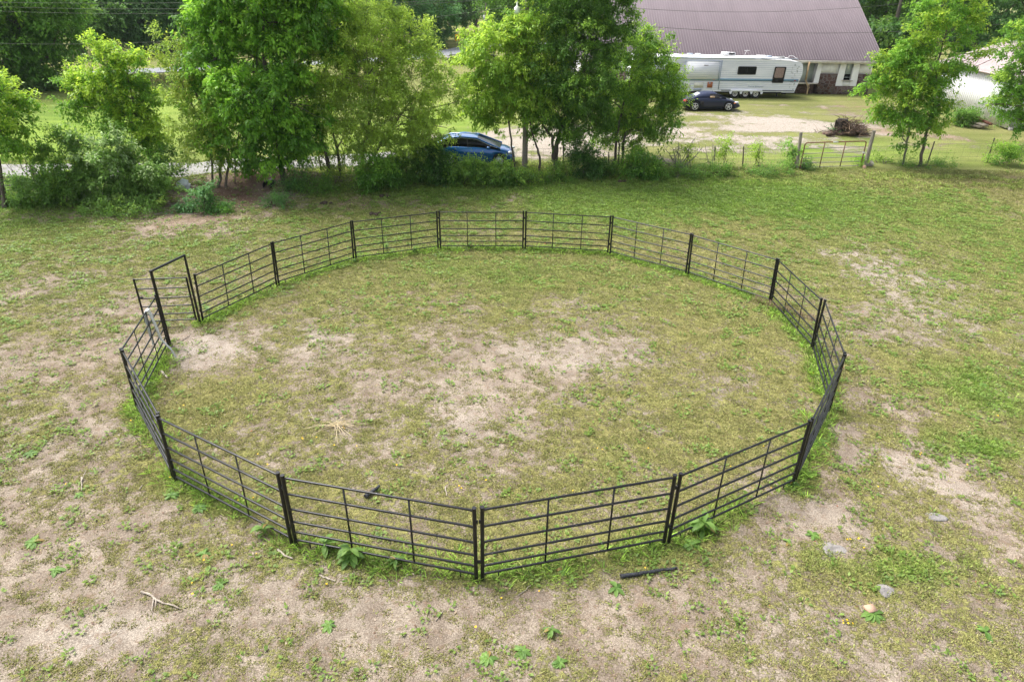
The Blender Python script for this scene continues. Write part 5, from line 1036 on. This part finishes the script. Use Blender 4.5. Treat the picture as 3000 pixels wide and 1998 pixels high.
# yellow flowers
FL = [(925,1285),(885,1287),(888,1290),(1008,1252),(1010,1256),(980,1308),(620,1345),(655,1455),(700,1470),(745,1460),(785,1365),(758,1335),(1163,1367),(1045,1310),(1345,1428),(1350,1434),(1425,1410),(1680,1440),(1750,1315),(1765,1318),(1845,1355),(1900,1315),(2235,1310),(2258,1432),(2140,1370),(680,1120),(855,860),(965,810),(967,814),(1408,770),(1540,757),(2050,965),(2640,900),(2710,925),(2380,1095),(2420,1100),(2480,1580),(2488,1584),(2515,1580),(2530,1607),(2465,1820),(2471,1826),(2478,1822),(2484,1828),(2493,1830),(2690,1332),(2698,1330),(2830,1365),(195,1422),(205,1600),(565,1710),(563,1745),(598,1647),(680,1600),(752,1625),(955,1715),(500,1402),(1470,1755),(1580,1735),(1395,1840),(1890,1665),(2570,1430),(2920,1220),(565,945),(540,1190),(385,1235)]
fp = None
def flab(px, py, p):
    ins = bool(pen_dist(np.array([p[0]]), np.array([p[1]]))[1][0])
    if 2460 < px < 2495 and py > 1815: return 'tiny yellow flower in the tight cluster left of the weed with the brick'
    if ins:
        v = 'front' if py > 1380 else 'middle' if py > 1150 else 'back'; h = 'left' if px < 900 else 'right' if px > 1500 else 'centre'
        return f'small yellow flower inside the pen, {v} {h} part of its floor'
    if px > 1900: return 'yellow flower in grass right of the pen, '+('beyond its rightmost corner' if py < 1200 else 'by the upper dirt track' if py < 1450 else 'near the largest flat grey rock')
    if py < 1250: return 'small yellow flower in the grass left of the pen near the gate'
    return 'small yellow flower on the soil below the pen, '+('at the far lower left' if px < 400 else 'under the lower left panels' if px < 800 else 'below the bottom left panel' if px < 1300 else 'below the bottom right panel')
for i, (px, py) in enumerate(FL):
    p = at(px, py)
    if fp is None:
        mb = MB()
        for k in range(9): a = k*.698; mb.prism([(.004*math.cos(a), .004*math.sin(a), .052), (.02*math.cos(a-.28), .02*math.sin(a-.28), .06), (.026*math.cos(a), .026*math.sin(a), .056), (.02*math.cos(a+.28), .02*math.sin(a+.28), .06)], (0, 0, .004))
        mb.blob((0, 0, .055), (.012, .012, .008), 1, .1, 8, 5)
        fp = mb.build('yellow_flower', 'yellow'); tag(fp, 'x', 'flower', 'small yellow flowers in the pasture'); o = fp
    else: o = fp.copy(); col.objects.link(o)
    o['label'] = flab(px, py, p)
    o.location = (p[0], p[1], zs(p[0], p[1])); o.scale = (.5+.3*rng.random(),)*3; o.rotation_euler = (rng.normal(0, .2)-.2, rng.normal(0, .2), rng.random()*6)

# ------------------------------------------------------------------ grass blades, leaf litter
def scatter(n, xr, yr, p):
    x = xr[0]+(xr[1]-xr[0])*rng.random(n); y = yr[0]+(yr[1]-yr[0])*rng.random(n)
    vis = np.abs(x) < (y*.884+4.2)*.82+1.5
    x, y = x[vis], y[vis]; return x, y
def blades(x, y, nb, h, w_, c, spread, flat=1.0):
    n = len(x); idx = np.repeat(np.arange(n), nb); m = len(idx); a = rng.random(m)*6.283; r = spread[idx]*rng.random(m)**.5
    px = x[idx]+np.cos(a)*r; py = y[idx]+np.sin(a)*r; pz = zs(px, py)-.003; az = a+rng.normal(0, .7, m); hh = h[idx]*(.5+.8*rng.random(m)); lean = flat*(.4+.8*rng.random(m))
    tip = np.stack([px+np.cos(az)*hh*lean, py+np.sin(az)*hh*lean, pz+hh*(1.05-.3*lean)], 1)
    ww = w_[idx]*(.6+.7*rng.random(m)); s = np.stack([-np.sin(az)*ww, np.cos(az)*ww, 0*ww], 1); B0 = np.stack([px, py, pz], 1); mid = B0*.45+tip*.55+[0, 0, .0]; mid[:, 2] += hh*.12
    V = np.stack([B0-s*.5, B0+s*.5, mid+s*.55, tip, mid-s*.55], 1).reshape(-1, 3)
    cc = c[idx]*(1+.3*rng.normal(0, 1, (m, 1))); return V, np.repeat(np.clip(cc, .01, .9), 5, 0)
Vs = []; Cs = []
def addgrass(x, y, b_, l_, r_, far, nb, hs_, sp, gain=1.):
    g0 = np.array([.178, .182, .055]); g1 = np.array([.33, .318, .12]); l0 = np.array([.12, .215, .035]); l1 = np.array([.25, .39, .06]); st = np.array([.33, .27, .14])
    t = np.clip(fbm(x*4, y*4, 101, 3)*1.4-.2+rng.normal(0, .15, len(x)), 0, 1)[:, None]; l = np.clip(l_*1.2+rng.normal(0, .12, len(x)), 0, 1)[:, None]
    c = (g0*(1-t)+g1*t)*(1-l)+(l0*(1-t)+l1*t)*l; dry = (rng.random(len(x)) < .10+.1*b_)[:, None]; c = np.where(dry, c*.4+st*.6, c)*gain
    h = (hs_*(.6+.9*l[:, 0]))*(.7+.6*rng.random(len(x))); w_ = np.full(len(x), .006)*(1+depth_xy(x, y)/14)
    V, C_ = blades(x, y, nb, h, w_, c, sp+0*x, 1.15); Vs.append(V); Cs.append(C_)
for (n, yr, nb, h, sp) in ((330000, (3.6, 13), 5, .038, .05), (420000, (13, 27), 5, .042, .07), (240000, (27, 37.5), 5, .046, .10)):
    x, y = scatter(n, (-1*(yr[1]*.74+6), yr[1]*.74+6), yr, 0); b_, l_, r_, m_, p_, far, pd, ins = cover(x, y)
    cl = fbm(x*3.2, y*3.2, 111, 4, .6)*.45+fbm(x*10, y*10, 117, 2)*.55
    pr = sstep(.40, .58, cl+(.5-b_)*.38)*(.35+.65*(1-m_))
    k = rng.random(len(x)) < pr; addgrass(x[k], y[k], b_[k], l_[k], r_[k], far[k], nb, h, sp)
# taller fringe along the pen and under the fence row
x, y = scatter(60000, (-14, 14), (6, 28), 0); pd, ins = pen_dist(x, y); rg = np.exp(-(pd/.24)**2)*sstep(.30, .58, fbm(x*.8+5, y*.8, 51)+.1); k = rng.random(len(x)) < rg; addgrass(x[k], y[k], x[k]*0, x[k]*0+1.0, 0, 0, 7, .085, .07, 1.45)
x, y = scatter(30000, (-32, 32), (32, 39.5), 0); k = rng.random(len(x)) < sstep(.42, .62, fbm(x*.7, y*1.5, 131))*np.exp(-((y-(36.3-.03*np.abs(x)))/1.3)**2); addgrass(x[k], y[k], x[k]*0, x[k]*0+.4, 0, 0, 8, .11, .12, 1.3)
x, y = scatter(16000, (-60, -14), (60, 78), 0); yb = 70+.0*x; k = rng.random(len(x)) < np.exp(-((y-66.5)/2.6)**2); 
c_n = k.sum(); V, C_ = blades(x[k], y[k], 8, np.full(c_n, .5), np.full(c_n, .035), np.where(rng.random((c_n, 1)) < .4, (.2, .17, .08), (.09, .15, .035)), np.full(c_n, .3), .7); Vs.append(V); Cs.append(C_)
V = np.concatenate(Vs); C_ = np.concatenate(Cs); f = np.arange(len(V)).reshape(-1, 5)
o = mk('grass', V, [f], MT['grass'], None, False, C_); tag(o, 'short patchy pasture grass over the whole field', 'grass', kind='stuff')
# clover and small leafy ground cover
x, y = scatter(70000, (-22, 24), (3.6, 34), 0); b_, l_, r_, m_, p_, far, pd, ins = cover(x, y); pr = sstep(.47, .68, fbm(x*1.7, y*1.7, 141, 5, .65)+.12*l_)*(.25+.75*(1-b_))*np.where(ins, .6, 1); k = rng.random(len(x)) < pr; x, y = x[k], y[k]; m = len(x)
idx = np.repeat(np.arange(m), 7); n = len(idx); a = rng.random(n)*6.283; rr = .07*rng.random(n)**.6; P = np.stack([x[idx]+np.cos(a)*rr, y[idx]+np.sin(a)*rr, 0*a], 1); P[:, 2] = zs(P[:, 0], P[:, 1])+.01+.02*rng.random(n)
D = np.stack([np.cos(a), np.sin(a), .25+.4*rng.random(n)], 1); L_ = (.03+.035*rng.random(n))*(1+depth_xy(P[:, 0], P[:, 1])/30); V = leafset(P, D, L_, L_*.6, .25); c = np.array([.13, .22, .045])+rng.random((n, 1))*np.array([.15, .19, .04])
o = mkleaves('ground_cover', V, np.repeat(c, 4, 0), None, (0, 0, 0)); tag(o, 'small leafy clover and weeds spread through the grass', 'ground cover', kind='stuff')
# leaf litter, straw bits and pebbles
x, y = scatter(60000, (-24, 26), (3.6, 37), 0); b_, l_, r_, m_, p_, far, pd, ins = cover(x, y)
bloss = np.exp(-(((x+8)/5)**2+((y-29.5)/3.2)**2)); pr = .10+.25*b_+.6*m_+.55*bloss; k = rng.random(len(x)) < pr; x, y, m_, bl = x[k], y[k], m_[k], bloss[k]; n = len(x); a = rng.random(n)*6.283
P = np.stack([x, y, zs(x, y)+.004+.012*rng.random(n)], 1); D = np.stack([np.cos(a), np.sin(a), rng.normal(0, .12, n)], 1); L_ = (.022+.035*rng.random(n)**2)*(1+depth_xy(x, y)/32); V = leafset(P, D, L_, L_*.55, .2)
pal = np.array([(.34, .25, .17), (.46, .36, .26), (.22, .14, .09), (.55, .46, .36), (.28, .2, .14)])[rng.integers(0, 5, n)]; pal = np.where((rng.random(n) < bl*.8)[:, None], (.62, .6, .32), pal); pal = np.where((rng.random(n) < .012)[:, None], (.5, .16, .05), pal)
o = mkleaves('leaf_litter', V, np.repeat(pal, 4, 0), None, (0, 0, 0)); tag(o, 'dry leaf scraps scattered over the pasture', 'leaf litter', kind='stuff')
